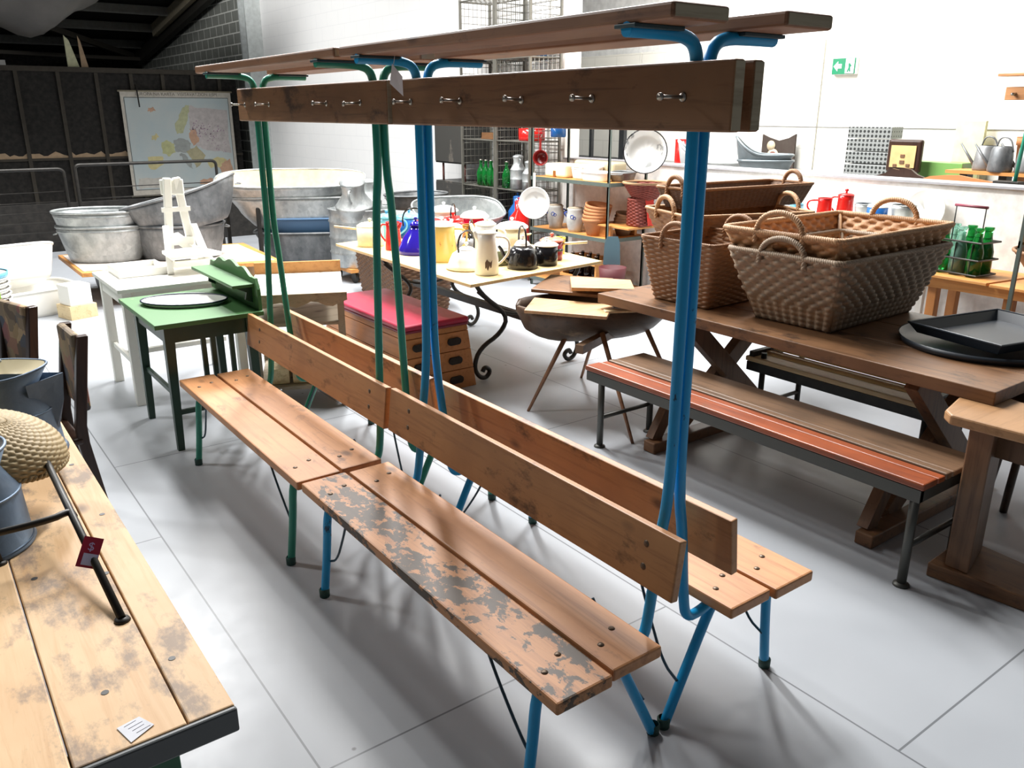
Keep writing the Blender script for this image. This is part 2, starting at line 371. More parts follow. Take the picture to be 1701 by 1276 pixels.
# sagging sheet slung under the roof
b = MB(); rings = []
for i in range(25):
    u = i/24; row = []
    for j in range(25):
        w = j/24; x = .1+3.5*u; y = 12.8+2.4*w
        d = (math.sin(PI*u)**.8)*(math.sin(PI*w)**.7)
        row.append((x, y, 4.15-1.35*d*(1-.25*abs(u-.56))-(.05*math.sin(9*u+4*w)+.07*math.sin(17*u)*math.cos(6*w+u*5)+.05*math.sin(27*u+9*w))*d))
    rings.append(row)
b.loft(rings, (False, False), True, False)
tp = NT('cloudy_plastic_sheet', .4); tn = tp.noise(tp.mapping((1, 1, 1)), 3, 5); tp.col(tp.mix(tn, '#6d6862', '#3f3b37')); tp.b.inputs['Transmission Weight'].default_value = .25
tag(b.build('plastic_sheet', tp.m, solid=.01), 'grey plastic sheet sagging from the dark roof at top left', 'sheet')

# ---------------------------------------------------------------- the two cloakroom benches
def coat_bench(xc, y0, y1, fy, mtube, label, front_flaked, hooks, hook_y0, splits):
    t = thing('coat_bench', label, 'bench', (xc, (y0+y1)/2, 0), 'double sided cloakroom benches')
    zs = .4227
    for s in (-1, 1):
        for k, (a, b_) in enumerate(((.325, .505), (.14, .313))):
            lo, hi = sorted((xc+s*a, xc+s*b_))
            m = MB().box(lo, hi, y0+(.012 if k else 0), y1-(.01 if k else 0), zs-.036, zs)
            mt = M_FLAKE if (front_flaked and s == -1 and k == 0) else M_PINE
            bd = m.build('seat_board', mt, t, bevel=.006)
            if front_flaked and s == -1 and k == 0: bd['label'] = 'seat board with flaking grey paint'
            for f in fy:
                for q in (-.05, .04):
                    x = (lo+hi)/2+q*.8; MB().lathe([(0, .0), (.010, .0), (.008, .003), (0, .004)], 10, (x, f+q*.4, zs-.0005), cap=(False, False)).build('bolt', M_DULLBOLT, bd)
        # tilted backrest board
        a = (xc+s*.094, .635); w = .172; th = .026; tx = -s*.02/.172
        m = MB(); Mx = Matrix.Translation((xc+s*.108, 0, .635)) @ Matrix.Rotation(-s*math.atan(.12), 4, 'Y')
        m.box(-th/2, th/2, y0+.0, y1, -w/2, w/2, Mx)
        bk = m.build('backrest', M_PINE2, t, bevel=.004)
        for f in fy:
            for q in (-.03, .035):
                Mb = Mx @ Matrix.Translation((s*(th/2), f-.02, q)) @ Matrix.Rotation(s*PI/2, 4, 'Y')
                MB().lathe([(0, .003), (.008, .002), (.010, 0)], 10, M=Mb).build('bolt', M_DULLBOLT, bk)
        hy0, hy1 = (y0-.005, y1+.0) if s == -1 else (y0-.0, y1-.06)
        dx = .052
        lo, hi = sorted((xc+s*.019, xc+s*dx))
        hb = MB().box(lo, hi, hy0, hy1, 1.707, 1.858).build('hook_board', M_DARKW, t, bevel=.005)
        MB().box(lo+.002, hi-.002, hy0-.0012, hy0+.001, 1.711, 1.854).build('end_grain', M_ENDG, hb, label='pale weathered end grain')
        for j, hy in enumerate(hook_y0):
            if hooks[j] == 0 and s == -1: continue
            m = MB(); x0 = xc+s*dx; r = random.Random(j*7+int(y0*10)); dz = r.uniform(-.004, .006); dy = r.uniform(-.012, .012)
            m.tube([(x0, hy, 1.782), (x0+s*.062, hy+dy, 1.782+dz)], .0042, 8)
            m.lathe([(0, 0), (.009, 0), (.009, .005), (0, .005)], 12, M=Matrix.Translation((x0+s*.062, hy+dy, 1.782+dz)) @ Matrix.Rotation(s*PI/2, 4, 'Y'))
            m.lathe([(0, .004), (.009, .004), (.012, 0), (0, 0)], 12, M=Matrix.Translation((x0, hy, 1.782)) @ Matrix.Rotation(s*PI/2, 4, 'Y'))
            m.build('coat_hook', M_BOLT, hb)
        lo, hi = sorted((xc+s*.075, xc+s*.245))
        MB().box(lo, hi, y0+(-.03 if s == 1 else 0), y1-(.0 if s == -1 else .09), 1.925, 1.958).build('shelf_board', M_SHELFW, t, bevel=.007)
        MB().box(lo+.006, hi-.006, y0+(-.03 if s == 1 else 0)-.0012, y0+(-.03 if s == 1 else 0)+.001, 1.93, 1.953).build('end_grain', M_ENDG, t, label='pale weathered end grain')
    for f in fy:
        inw = 1 if f < (y0+y1)/2 else -1; sp = splits[fy.index(f)]
        for s in (-1, 1):
            pts = [(s*.5, 0), (s*.475, .2), (s*.465, .34), (s*.44, .378), (s*.38, .378), (s*.25, .378), (s*.2, .372), (s*.15, .352), (s*.088, .352), (s*.07, .42), (s*(.043+.03*max(0, sp-.9)), .66), (s*(.025+.02*max(0, sp-.9)), sp-.06), (s*.017, sp+.08), (s*.017, sp+.3), (s*.017, 1.84), (s*.03, 1.895), (s*.075, 1.912), (s*.16, 1.914), (s*.245, 1.914)]
            P = smoothpath([(xc+x, f, z) for x, z in pts], 2)
            MB().tube(P, .0155, 12).build('tube_post', mtube, t)
            MB().box(min(xc+s*.1, xc+s*.25), max(xc+s*.1, xc+s*.25), f-.032, f+.032, 1.916, 1.925).build('shelf_bracket', plain('dark_teal_plate', '#1d3f47', .5), t, bevel=.002)
            P = smoothpath([(xc+s*.022, f, 0), (xc+s*.1, f, .16), (xc+s*.19, f, .34), (xc+s*.22, f, .375), (xc+s*.28, f, .38)], 2)
            leg = MB().tube(P, .0155, 12).build('leg', mtube, t)
            MB().lathe([(0, 0), (.019, 0), (.02, .03), (.016, .034)], 12, (xc+s*.022, f, 0)).build('rubber_foot', M_RUBBER, leg)
            MB().lathe([(0, 0), (.019, 0), (.02, .03), (.016, .034)], 12, (xc+s*.5, f, 0)).build('rubber_foot', M_RUBBER, t)
            for fx in (s*.47, s*.07):
                P = smoothpath([(xc+fx*1.0, f, .14), (xc+fx*.99, f+inw*.06, .17), (xc+fx*.97+s*.02, f+inw*.15, .3), (xc+fx*.96+s*.03, f+inw*.2, .386)], 2)
                MB().tube(P, .0045, 6).build('brace_rod', plain('dark_brace', '#1f3d4c', .4), t)
    return t
coat_bench(1.546, 1.232, 2.75, (1.363, 2.6185), M_BLUE, 'cloakroom bench with blue tube frame, nearest the camera, grey paint flaking off one seat board', True, (1, 1, 1, 1, 1), (2.61, 2.3, 1.98, 1.68, 1.37), (.8, .86))
coat_bench(1.535, 2.765, 4.325, (2.92, 4.16), M_GREEN, 'cloakroom bench with green tube frame standing behind the blue framed one', False, (1, 1, 0, 1, 1), (4.22, 3.9, 3.59, 3.27, 2.97), (1.45, 1.12))
t = thing('swing_tag', 'small white price tag hanging from the blue bench top by a string', 'tag', (1.48, 2.6, 1.9), 'paper tags')
MB().add([(1.40, 2.56, 1.90), (1.425, 2.54, 1.86), (1.44, 2.565, 1.80), (1.405, 2.59, 1.84)], [(0, 1, 2, 3)]).build('card', M_PAPER, t, solid=.001)
MB().tube([(1.405, 2.56, 1.895), (1.415, 2.565, 1.93), (1.43, 2.59, 1.935)], .001, 4).build('string', M_PAPER, t)

# ---------------------------------------------------------------- long pine work table, foreground left
t = thing('work_table', 'long pale pine work table in the near left corner with knots and dark worn end', 'table', (-.2, 2.2, 0))
edges = [-.76, -.54, -.33, -.125, .063, .243, .325]
for i in range(6):
    MB().box(edges[i]+.0015, edges[i+1]-.0015, 1.27, 3.05, .712, .75).build('top_board', M_FGW, t, bevel=.003)
m = MB(); 
m.box(-.76, .325, 1.258, 1.27, .7, .749); m.build('end_cap', paint('worn_grey_end', '#56595a', chip='#2d2b29', amt=.6, sc=7), t, bevel=.004, label='dark grey metal-clad end strip')
for x in (-.68, .2):
    for y in (1.34, 2.95): MB().box(x-.03, x+.03, y-.03, y+.03, 0, .71).build('leg', paint('bottle_green_paint', '#0f5a3a', chip='#0c2a1e', amt=.7), t, bevel=.004)
MB().box(-.66, .19, 1.33, 1.36, .6, .71).build('apron', MATS['bottle_green_paint'], t)
m = MB()
for (x, y) in ((.145, 1.44), (.27, 1.47), (.235, 1.88), (.29, 2.2), (-.02, 1.55), (.1, 1.95), (.285, 2.6)): m.lathe([(0, .0008), (.007, .0008)], 10, (x, y, .75))
m.build('knot_hole', M_IRON, t)
m = MB().add([(.141, 1.327, .7515), (.179, 1.335, .7515), (.195, 1.299, .7515), (.153, 1.277, .7515)], [(0, 1, 2, 3)])
t2 = thing('price_card', 'white handwritten price card lying on the pine table near its end', 'card', (.155, 1.32, .7515), 'paper tags')
m.build('card', M_PAPER, t2, solid=.0008)
b = MB()
for i in range(4):
    a = Vector((.150, 1.322, .7522))+Vector((.0045, -.009, 0))*i
    b.tube([a+Vector((.002, .0, 0)), a+Vector((.022+.004*(i % 2), .006, 0))], .0004, 4)
b.build('handwriting', plain('grey_ink', '#75758c', .8), t2)
# zinc jugs
def zinc_jug(name, label, x, y, z, rb, rt, h, rz, inner=M_CREAM, handle=True, group=None):
    t = thing(name, label, 'jug', (x, y, z), group)
    Mx = Matrix.Translation((x, y, z)) @ Matrix.Rotation(rz, 4, 'Z')
    n = 36; rings = []
    prof = [(rb, 0), (rb*1.02, .02*h), (rb*.97, .04*h), ((rb*.6+rt*.4)*.98, .55*h), (rt*.8, .78*h), (rt, 1.0*h)]
    for r, zz in prof:
        k = zz/h
        ring = []
        for j in range(n):
            a = 2*PI*j/n; lip = max(0, math.cos(a))**4*max(0, k-.6)/.4
            ring.append(((r+lip*.02)*math.cos(a), (r)*math.sin(a), zz+lip*.012))
        rings.append(ring)
    m = MB(); m.loft(rings, (True, False), True, True, Mx)
    bd = m.build('body', M_ZINCB, t, solid=.003)
    m = MB(); m.loft([[(p[0]*.97, p[1]*.97, p[2]+.001) for p in rings[-1]], [(p[0]*.78, p[1]*.78, p[2]-.02) for p in rings[-1]], [(p[0]*.62, p[1]*.62, p[2]-.12*h) for p in rings[-1]]], (False, False), True, True, Mx)
    m.build('inner_lip', inner, t)
    m = MB(); m.tube([Mx @ Vector(p) for p in rings[-1]], .004, 6, closed=True); m.build('rim', M_ZINCB, t)
    for zz in (.1, .55):
        i = 3 if zz > .3 else 2
        m = MB(); m.tube([Mx @ Vector((p[0]*1.01, p[1]*1.01, p[2])) for p in rings[i]], .0035, 6, closed=True); m.build('band', M_ZINCB, t)
    if handle:
        m = MB(); m.tube([Mx @ p for p in smoothpath([(0, rt, h*.95), (-.03, rt*.8, h*1.12), (-.04, 0, h*1.27), (-.03, -rt*.8, h*1.12), (0, -rt, h*.95)], 2)], .006, 8); m.build('bail_handle', M_ZINC, t)
        m = MB(); m.loft([[Mx @ Vector(p) for p in ((rb*.86, -.02, h*.2), (rb*.9, 0, h*.2), (rb*.86, .02, h*.2))], [Mx @ Vector(p) for p in ((rt*.8, -.05, h*.6), (rt+.05, 0, h*.62), (rt*.8, .05, h*.6))], [Mx @ Vector(p) for p in ((rt*.8, -.07, h*.88), (rt+.06, 0, h*.93), (rt*.8, .07, h*.88))]], (True, False), False); m.build('spout', M_ZINCB, t, solid=.003)
    return t
zinc_jug('zinc_pitcher', 'tall blue-grey zinc pitcher with cream lined lip and bail handle on the pine table', .14, 2.79, .75, .165, .13, .27, math.radians(-20), group='zinc jugs on the pine table')
zinc_jug('zinc_pitcher', 'smaller blue-grey zinc jug behind the black iron stand, half under the rush mat', .0, 2.2, .75, .135, .11, .25, 2.6, M_ZINCD, False, 'zinc jugs on the pine table')
t = thing('rush_basket', 'shallow tan rush basket tipped over on the black iron stand at the left edge', 'basket', (.12, 2.3, .9))
Mx = Matrix.Translation((.085, 2.36, .925)) @ Matrix.Rotation(math.radians(14), 4, 'Y') @ Matrix.Rotation(math.radians(8), 4, 'X')
m = MB(); rg = []
N = 150
for i in range(46):
    k = i/45; r = .005+.165*math.sin(k*PI/2)**.9; zz = .085*(math.cos(k*PI/2)); r2 = .0022*(1 if i % 2 else -1)
    rg.append([((r+r2*math.cos(N/6*a*1.0+PI*(i//2)))*math.cos(a), (r+r2*math.cos(N/6*a+PI*(i//2)))*math.sin(a), zz+r2*math.cos(N/6*a+PI*(i//2))) for a in [2*PI*j/N for j in range(N)]])
m.loft(rg, (True, False), True, True, Mx); m.build('woven_bowl', M_RUSH, t, solid=.005)
m = MB()
for k in range(2): m.tube([Mx @ Vector(((.17+.004*math.cos(40*a+PI*k))*math.cos(a), (.17+.004*math.cos(40*a+PI*k))*math.sin(a), .004*math.sin(40*a+PI*k))) for a in [2*PI*j/240 for j in range(240)]], .005, 6, closed=True)
m.build('rim', M_RUSH, t)
t = thing('iron_stand', 'black iron three-legged stand on the pine table with a price tag on its long leg', 'stand', (.1, 2.0, .75))
a1 = Vector((.222, 1.66, .755)); a2 = Vector((.19, 2.29, .92)); a0 = Vector((.045, 2.07, .755)); j = a1.lerp(a2, .6)
m = MB(); m.tube([a1, j, a2], .0085, 10); m.build('leg', M_IRON, t)
m = MB(); m.lathe([(0, 0), (.017, 0), (.014, .006), (0, .008)], 12, (a1.x, a1.y, .75)); m.build('foot_pad', M_IRON, t)
m = MB(); m.tube(smoothpath([j+Vector((.004, -.02, -.01)), j, j+Vector((-.05, -.03, .0)), Vector((-.1, 2.05, .84))], 2), .0085, 10); m.build('crossbar', M_IRON, t)
m = MB(); m.tube([a0, Vector((.03, 2.12, .84)), Vector((.0, 2.2, .92))], .0085, 10); m.lathe([(0, 0), (.016, 0), (.013, .006), (0, .008)], 12, (a0.x, a0.y, .75)); m.build('leg', M_IRON, t)
m = MB(); m.tube([a2, Vector((.06, 2.34, .92)), Vector((-.1, 2.25, .92)), Vector((.0, 2.2, .92))], .0085, 10); m.build('ring', M_IRON, t)
t2 = thing('price_tag', 'small red and white price tag with a dollar sign tied to the iron stand leg', 'tag', (.2, 1.82, .83), 'paper tags')
Mt = Matrix.Translation((.208, 1.86, .822)) @ Matrix.Rotation(math.radians(-8), 4, 'Z') @ Matrix.Rotation(math.radians(-38), 4, 'X') @ Matrix.Rotation(math.radians(24), 4, 'Y')
MB().box(-.02, .02, -.001, .001, -.034, .034, Mt).build('card', plain('crimson_card', '#a31c3e', .5), t2)
MB().box(-.011, .019, -.0022, -.001, -.029, -.003, Mt).build('white_panel', plain('lilac_paper', '#c4c8ee', .6), t2)
def text(body, size, M, mat, parent, name='lettering', ext=.0004):
    cu = bpy.data.curves.new(name, 'FONT'); cu.body = body; cu.size = size; cu.extrude = ext; cu.align_x = 'CENTER'; cu.align_y = 'CENTER'
    o = bpy.data.objects.new(name, cu); C.objects.link(o)
    dg = bpy.context.evaluated_depsgraph_get(); me = bpy.data.meshes.new_from_object(o.evaluated_get(dg)); bpy.data.objects.remove(o)
    q = bpy.data.objects.new(name, me); me.materials.clear(); me.materials.append(mat); C.objects.link(q)
    me.transform((ROOTM[parent.name] if parent else Matrix()) @ M)
    if parent: q.parent = parent; ROOTM[q.name] = ROOTM[parent.name]
    return q
text('$', .026, Mt @ Matrix.Translation((0, -.0025, .012)) @ Matrix.Rotation(PI/2, 4, 'X'), plain('lilac_ink', '#c9b8ee', .6), t2)

# ---------------------------------------------------------------- baskets
def rrect(cx, cy, w, d, r, n):
    # n samples, roughly even, rounded rectangle, starts at (-w/2,-d/2) side
    r = min(r, w/2-.001, d/2-.001); segs = []
    pts = []
    cs = [(cx-w/2+r, cy-d/2+r, PI), (cx+w/2-r, cy-d/2+r, 1.5*PI), (cx+w/2-r, cy+d/2-r, 0), (cx-w/2+r, cy+d/2-r, .5*PI)]
    dense = []
    for x, y, a in cs:
        for k in range(9): dense.append(Vector((x+r*math.cos(a+k/8*PI/2), y+r*math.sin(a+k/8*PI/2), 0)))
    dense.append(dense[0]); L = [0]
    for a, b in zip(dense, dense[1:]): L.append(L[-1]+(b-a).length)
    out = []; k = 0
    for i in range(n):
        s = L[-1]*i/n
        while L[k+1] < s: k += 1
        f = (s-L[k])/max(1e-9, L[k+1]-L[k]); p = dense[k].lerp(dense[k+1], f)
        e = (dense[k+1]-dense[k]); e = e.normalized() if e.length > 1e-9 else Vector((1, 0, 0))
        out.append((p, Vector((e.y, -e.x, 0))))
    return out
def rope(m, path, r=.006, turns=30, strands=2, closed=True, nn=6):
    pts = [Vector(p) for p in path]; m_ = len(pts)
    K = max(m_, turns*8); D = []
    for i in range(K if closed else K+1):
        s = i/K*(m_ if closed else m_-1); a = int(s) % m_; b = (a+1) % m_ if closed else min(a+1, m_-1)
        D.append(pts[a].lerp(pts[b], s-int(s)))
    T = [(D[(i+1) % len(D)] if (closed or i < len(D)-1) else D[i])-(D[i-1] if (closed or i) else D[i]) for i in range(len(D))]
    for q in range(strands):
        out = []
        for i, p in enumerate(D):
            t = T[i].normalized(); u = Vector((0, 0, 1)) if abs(t.z) < .9 else Vector((1, 0, 0)); N = (u-t*u.dot(t)).normalized(); B = t.cross(N)
            a = 2*PI*turns*i/len(D)+2*PI*q/strands
            out.append(p+(N*math.cos(a)+B*math.sin(a))*r*.75)
        m.tube(out, r, nn, closed=closed)
def basket(label, c, bottom, rim, z0, z1, rz, matw, matr, style='wicker', rows=22, stakes=44, handles='x', amp=.005, group=None, rimr=.008, name='wicker_basket', skew=(0, 0), parent_cat='basket', rr=.05, hh=.11):
    t = thing(name, label, parent_cat, (c[0], c[1], z0), group)
    Mx = Matrix.Translation((c[0], c[1], 0)) @ Matrix.Rotation(rz, 4, 'Z')
    n = stakes*4; rings = []
    def lv(k):
        kk = k**.92
        return bottom[0]+(rim[0]-bottom[0])*kk, bottom[1]+(rim[1]-bottom[1])*kk, skew[0]*k, skew[1]*k
    for i in range(rows):
        for q, h in ((0, 0), (.25, .8), (.5, 1), (.75, .8)):
            k = (i+q)/rows; w, d, sx, sy = lv(k); ring = []
            base = rrect(sx, sy, w, d, rr*(.6+.4*k), n)
            for j, (p, nn) in enumerate(base):
                if style == 'splint' and k > .3: ph = math.cos(PI*(j/3+i)); ph = math.copysign(abs(ph)**.5, ph); a2 = amp
                elif style == 'splint': ph = math.cos(2*PI*j/4); a2 = amp*.8; 
                else: ph = math.cos(PI*(j/4+i)); a2 = amp
                o = a2*ph*(.35+.65*h)+amp*.5*h
                ring.append((p.x+nn.x*o, p.y+nn.y*o, z0+.006+(z1-z0-.006)*k))
            rings.append(ring)
    m = MB(); m.loft(rings, (True, False), True, True, Mx); m.build('woven_body', matw, t, solid=.006)
    m = MB(); w, d, sx, sy = lv(1); per = rrect(sx, sy, w, d, rr, 80)
    rope(m, [Mx @ Vector((p.x, p.y, z1)) for p, _ in per], rimr*.85, int((w+d)*2/.034), 3); m.build('rim', matr, t)
    if style == 'splint':
        for s1 in (-1, 1):
            for s2 in (-1, 1):
                a = Vector((s1*(bottom[0]/2-.012), s2*(bottom[1]/2-.012), z0)); b = Vector((skew[0]+s1*(rim[0]/2-.012), skew[1]+s2*(rim[1]/2-.012), z1)); MB().tube([Mx @ a, Mx @ b], .014, 8).build('corner_stake', matr, t)
    for s in ((-1,) if handles == 'x-' else (-1, 1)):
        if handles[0] == 'x': ax = [(skew[0]+s*w/2, skew[1]+.2*d*-1), (skew[0]+s*w/2, skew[1]+.2*d)]
        elif handles[0] == 'y': ax = [(skew[0]-.12*w, skew[1]+s*d/2), (skew[0]+.12*w, skew[1]+s*d/2)]
        else: break
        a, b = ax; P = []
        for i in range(15):
            k = i/14; P.append(Mx @ Vector((a[0]+(b[0]-a[0])*(.5-.5*math.cos(PI*k)), a[1]+(b[1]-a[1])*(.5-.5*math.cos(PI*k)), z1-.05+(hh+.03)*math.sin(PI*k)**.65)))
        m = MB(); rope(m, P, .009, 12, 3, closed=False); m.build('handle', matr, t)
    return t
TZ = .75
basket('grey splint laundry basket, lower of the two stacked on the trestle table', (3.83, 2.38), (.74, .42), (1.0, .63), TZ, 1.105, math.radians(1), M_BASK_G, M_BASK_G, 'splint', 13, 54, 'x-', amp=.010, group='rectangular baskets on the trestle table', rimr=.011, rr=.03, hh=.1)
basket('tan splint basket with rope rim, nested in the grey one on the trestle table', (3.86, 2.42), (.76, .42), (1.03, .66), .93, 1.2, math.radians(1), M_BASK_A, M_ROPE, 'splint', 10, 54, amp=.009, group='rectangular baskets on the trestle table', rimr=.011, rr=.03, hh=.12)
basket('brown wicker basket with rope handle, on the far end of the trestle table, in front', (3.58, 3.03), (.42, .38), (.54, .52), TZ, 1.1, math.radians(2), M_BASK_B, M_BASK_B, 'wicker', 26, 40, amp=.005, group='rectangular baskets on the trestle table', rimr=.006, rr=.03)
basket('taller brown wicker basket with upright rope handle, directly behind the brown one in front', (4.2, 3.42), (.5, .32), (.86, .6), .752, 1.17, math.radians(-20), M_BASK_B, M_ROPE, 'wicker', 22, 40, amp=.005, group='rectangular baskets on the trestle table', rimr=.007, rr=.03)
basket('long dark brown wicker hamper, highest of all, lying across the taller brown basket', (4.44, 3.56), (.92, .3), (1.04, .38), 1.165, 1.3, math.radians(-6), M_BASK_D, M_BASK_B, 'wicker', 30, 70, amp=.003, group='rectangular baskets on the trestle table', rimr=.007, rr=.03, hh=.09)
# ---------------------------------------------------------------- trestle table
t = thing('trestle_table', 'long brown wooden trestle table carrying the big wicker baskets', 'table', (3.7, 2.4, 0))
bx = [3.2, 3.54, 3.88, 4.22]
for i in range(3): MB().box(bx[i], bx[i+1]-.002, 1.28, 3.5, .695, .75).build('top_board', M_TABLEW, t, bevel=.004)
for y in (1.62, 2.88):
    MB().beam((3.27, y, .7), (4.0, y, .05), .06, .1).build('crossed_leg', M_TABLEX, t, bevel=.003)
    MB().beam((4.1, y+.062, .7), (3.3, y+.062, .05), .06, .1).build('crossed_leg', M_TABLEX, t, bevel=.003)
    MB().box(3.04, 4.1, y-.04, y+.04, 0, .06).build('foot_beam', M_TABLEW, t, bevel=.006)
    MB().beam((3.1, y+.03, .05), (3.28, y+.03, .34), .05, .07).build('knee_brace', M_TABLEX, t)
# trays on its near end
t = thing('round_tray', 'large round blackened metal tray on the near end of the trestle table', 'tray', (3.78, 1.66, .75), 'blackened trays')
MB().lathe([(0, .004), (.33, .004), (.345, .03), (.352, .034), (.34, .0), (0, 0)], 48, (3.84, 1.63, .75)).build('dish', paint('blackened_tin', '#2b3138', chip='#565b60', amt=.66, rough=.38), t)
t = thing('rectangular_tray', 'dark rectangular baking tray with sloping sides resting in the round tray', 'tray', (3.86, 1.62, .785), 'blackened trays')
m = MB(); q = lambda w, d, z: [(3.9+a*w, 1.6+b*d, z) for a, b in ((-1, -1), (1, -1), (1, 1), (-1, 1))]
Mx = RZ(math.radians(-12), (3.9, 1.6, 0))
m.loft([q(.27, .2, .79), q(.3, .23, .835)], (True, False), False, True, Mx); m.build('pan', MATS['blackened_tin'], t, solid=.004)
MB().tube([Mx @ Vector(p) for p in q(.3, .23, .835)], .005, 6, closed=True).build('rim', MATS['blackened_tin'], t)

# ---------------------------------------------------------------- slatted benches either side of the trestle table
def slat_bench(label, x0, x1, y0, y1, z, slats, mats, frame, group, round_leg=True):
    t = thing('slatted_bench', label, 'bench', ((x0+x1)/2, (y0+y1)/2, 0), group)
    w = (x1-x0); p = x0
    for i, f in enumerate(slats):
        MB().box(p+.002, p+f*w-.006, y0, y1, z-.028-(.02*max(0, 3-i) if len(slats) == 5 else 0), z-.004*(i % 2)-(.02*max(0, 3-i) if len(slats) == 5 else 0)).build('slat', mats[i], t, bevel=.006)
        p += f*w
    MB().box(x0+.005, x0+.03, y0+.01, y1-.01, z-.08-(.06 if len(slats) == 5 else 0), z-.03-(.06 if len(slats) == 5 else 0)).build('side_rail', frame, t)
    MB().box(x1-.03, x1-.005, y0+.01, y1-.01, z-.08, z-.03).build('side_rail', frame, t)
    for y in (y0+.01, y1-.05): MB().box(x0+.01, x1-.01, y, y+.03, z-.08, z-.03).build('end_rail', frame, t)
    for x in (x0+.035, x1-.035):
        for y in (y0+.04, y1-.1):
            lg = MB().tube([(x, y, 0), (x, y, z-.03)], .018 if round_leg else .016, 12).build('leg', frame, t)
            MB().lathe([(0, 0), (.032, 0), (.03, .008), (.018, .014)], 14, (x, y, 0)).build('foot_disc', frame, lg)
    for y in (y0+.04, y1-.1): MB().tube([(x0+.035, y, .17), (x1-.035, y, .17)], .012, 8).build('cross_rail', frame, t)
    return t
M_DKSTEEL = plain('dark_grey_steel', '#4b4c48', .45, .4)
slat_bench('slatted bench with red-stained front slat and round steel legs, nearest side of the trestle table', 2.85, 3.3, 1.32, 3.2, .45, (.24, .13, .11, .52), (M_REDW, M_REDW, M_BRNW, M_BRNW), M_DKSTEEL, 'slatted benches at the trestle table')
slat_bench('pale slatted bench on a black frame behind the trestle table', 3.73, 4.16, 1.75, 2.83, .5, (.28, .14, .14, .14, .3), (M_PALEW,)*5, M_IRON, 'slatted benches at the trestle table', False)
# bench / stool with a scooped top, right edge
t = thing('scoop_topped_stand', 'heavy dark wooden stand with a pale curved cut-out top at the right edge', 'stand', (3.4, 1.15, 0))
poly = [(2.98, 1.34)]+[(p.x, p.y) for p in arc((3.62, 1.12, 0), .36, PI*.74, PI*1.22, 12, (1, 0, 0), (0, 1, 0))]+[(3.14, .93), (2.98, .9)]
poly = [(2.98, 1.33), (3.02, 1.37), (3.2, 1.41), (3.36, 1.43), (3.37, 1.34), (3.34, 1.24), (3.33, 1.1), (3.36, .96), (3.4, .84), (3.05, .84), (3.0, 1.05)]
MB().prism(poly, .655, .695).build('top', wood('pale_curved_top', '#a98058', '#8c6742', axis='x', knots=False), t, bevel=.008)
MB().prism([(3.06, 1.29), (3.3, 1.33), (3.3, 1.26), (3.06, 1.2)], .06, .655).build('plank_leg', M_TABLEX, t, bevel=.006)
MB().box(3.08, 3.3, .86, .93, .06, .655).build('plank_leg', M_TABLEX, t, bevel=.006)
MB().prism([(3.03, 1.34), (3.35, 1.36), (3.3, .8), (3.1, .8)], 0, .06).build('base_plank', M_TABLEW, t, bevel=.006)
MB().box(3.15, 3.22, .86, 1.3, .52, .6).build('apron', M_TABLEX, t)
t = thing('round_stool', 'dark round stool seen behind the scoop-topped stand', 'stool', (3.75, 1.3, 0))
MB().lathe([(0, .6), (.18, .6), (.19, .615), (.18, .635), (0, .64)], 32, (3.72, 1.28, 0)).build('seat', wood('dark_stool_wood', '#4a3324', '#2e2019', knots=False, rough=.35), t)
for k in range(4):
    a = PI/4+k*PI/2; MB().tube([(3.72+.12*math.cos(a), 1.28+.12*math.sin(a), .6), (3.72+.19*math.cos(a), 1.28+.19*math.sin(a), 0)], .017, 10).build('leg', MATS['dark_stool_wood'], t)
MB().box(3.56, 3.88, 1.14, 1.16, .25, .28).build('rung', MATS['dark_stool_wood'], t)

# ---------------------------------------------------------------- dough trough on stick legs with boards in it
t = thing('wooden_trough', 'dug-out wooden trough on splayed stick legs, between the enamel table and the baskets', 'trough', (3.35, 3.6, .4))
cx, cy = 3.36, 3.72; rings = []
ax = Vector((.82, -.32, 0)).normalized(); ay = Vector((-ax.y, ax.x, 0))
for i in range(17):
    k = i/16*2-1; w = .26*math.sqrt(max(0, 1-abs(k)**3.2))+.012; ring = []
    for j in range(13):
        a = PI*j/12; ring.append(Vector((cx, cy, .645))+ax*(k*.48)+ay*(w*math.cos(a))-Vector((0, 0, 1))*((w*.78+.02)*math.sin(a)))
    rings.append(ring)
m = MB(); m.loft(rings, (False, False), True, False); m.build('bowl', wood('trough_wood', '#5d4a3a', '#3b2f26', stain='#8a7256', amt=.6, axis='x'), t, solid=.018)
legs = [((2.91, 3.78), (3.12, 3.66, .5)), ((3.06, 3.02), (3.2, 3.45, .52)), ((3.75, 3.3), (3.6, 3.5, .5)), ((3.62, 4.1), (3.5, 3.8, .5))]
for (fx, fy_), top in legs: MB().tube([(fx, fy_, 0), top], [.009, .016], 8).build('stick_leg', wood('stick_wood', '#94694a', '#6b4a33', axis='z', knots=False), t)
MB().beam((2.98, 3.4, .47), (3.75, 3.72, .47), .05, .05).build('cross_bar', M_BRNW, t)
M_BRDW = wood('tan_board', '#c39a6e', '#9a7049', axis='x')
def board(label, pts, th, mat, nm='wooden_board'):
    m = MB(); P = [Vector(p) for p in pts]; n = (P[1]-P[0]).cross(P[2]-P[0]).normalized()*th
    m.loft([P, [p+n for p in P]], (True, True), False); return tag(m.build(nm, mat, bevel=.004), label, 'board', 'boards laid in the trough')
def gp(x, y, z): return (x, y, z)
board('pale split board lying on the near end of the wooden trough', [(2.83, 3.72, .66), (3.06, 3.92, .67), (3.33, 3.5, .665), (3.12, 3.33, .655)], .02, M_BRDW)
board('brown wooden slab with curled edges, middle of the boards on the trough', [(3.08, 3.98, .71), (3.4, 4.18, .735), (3.66, 3.86, .73), (3.33, 3.6, .705)], .022, M_TABLEW)
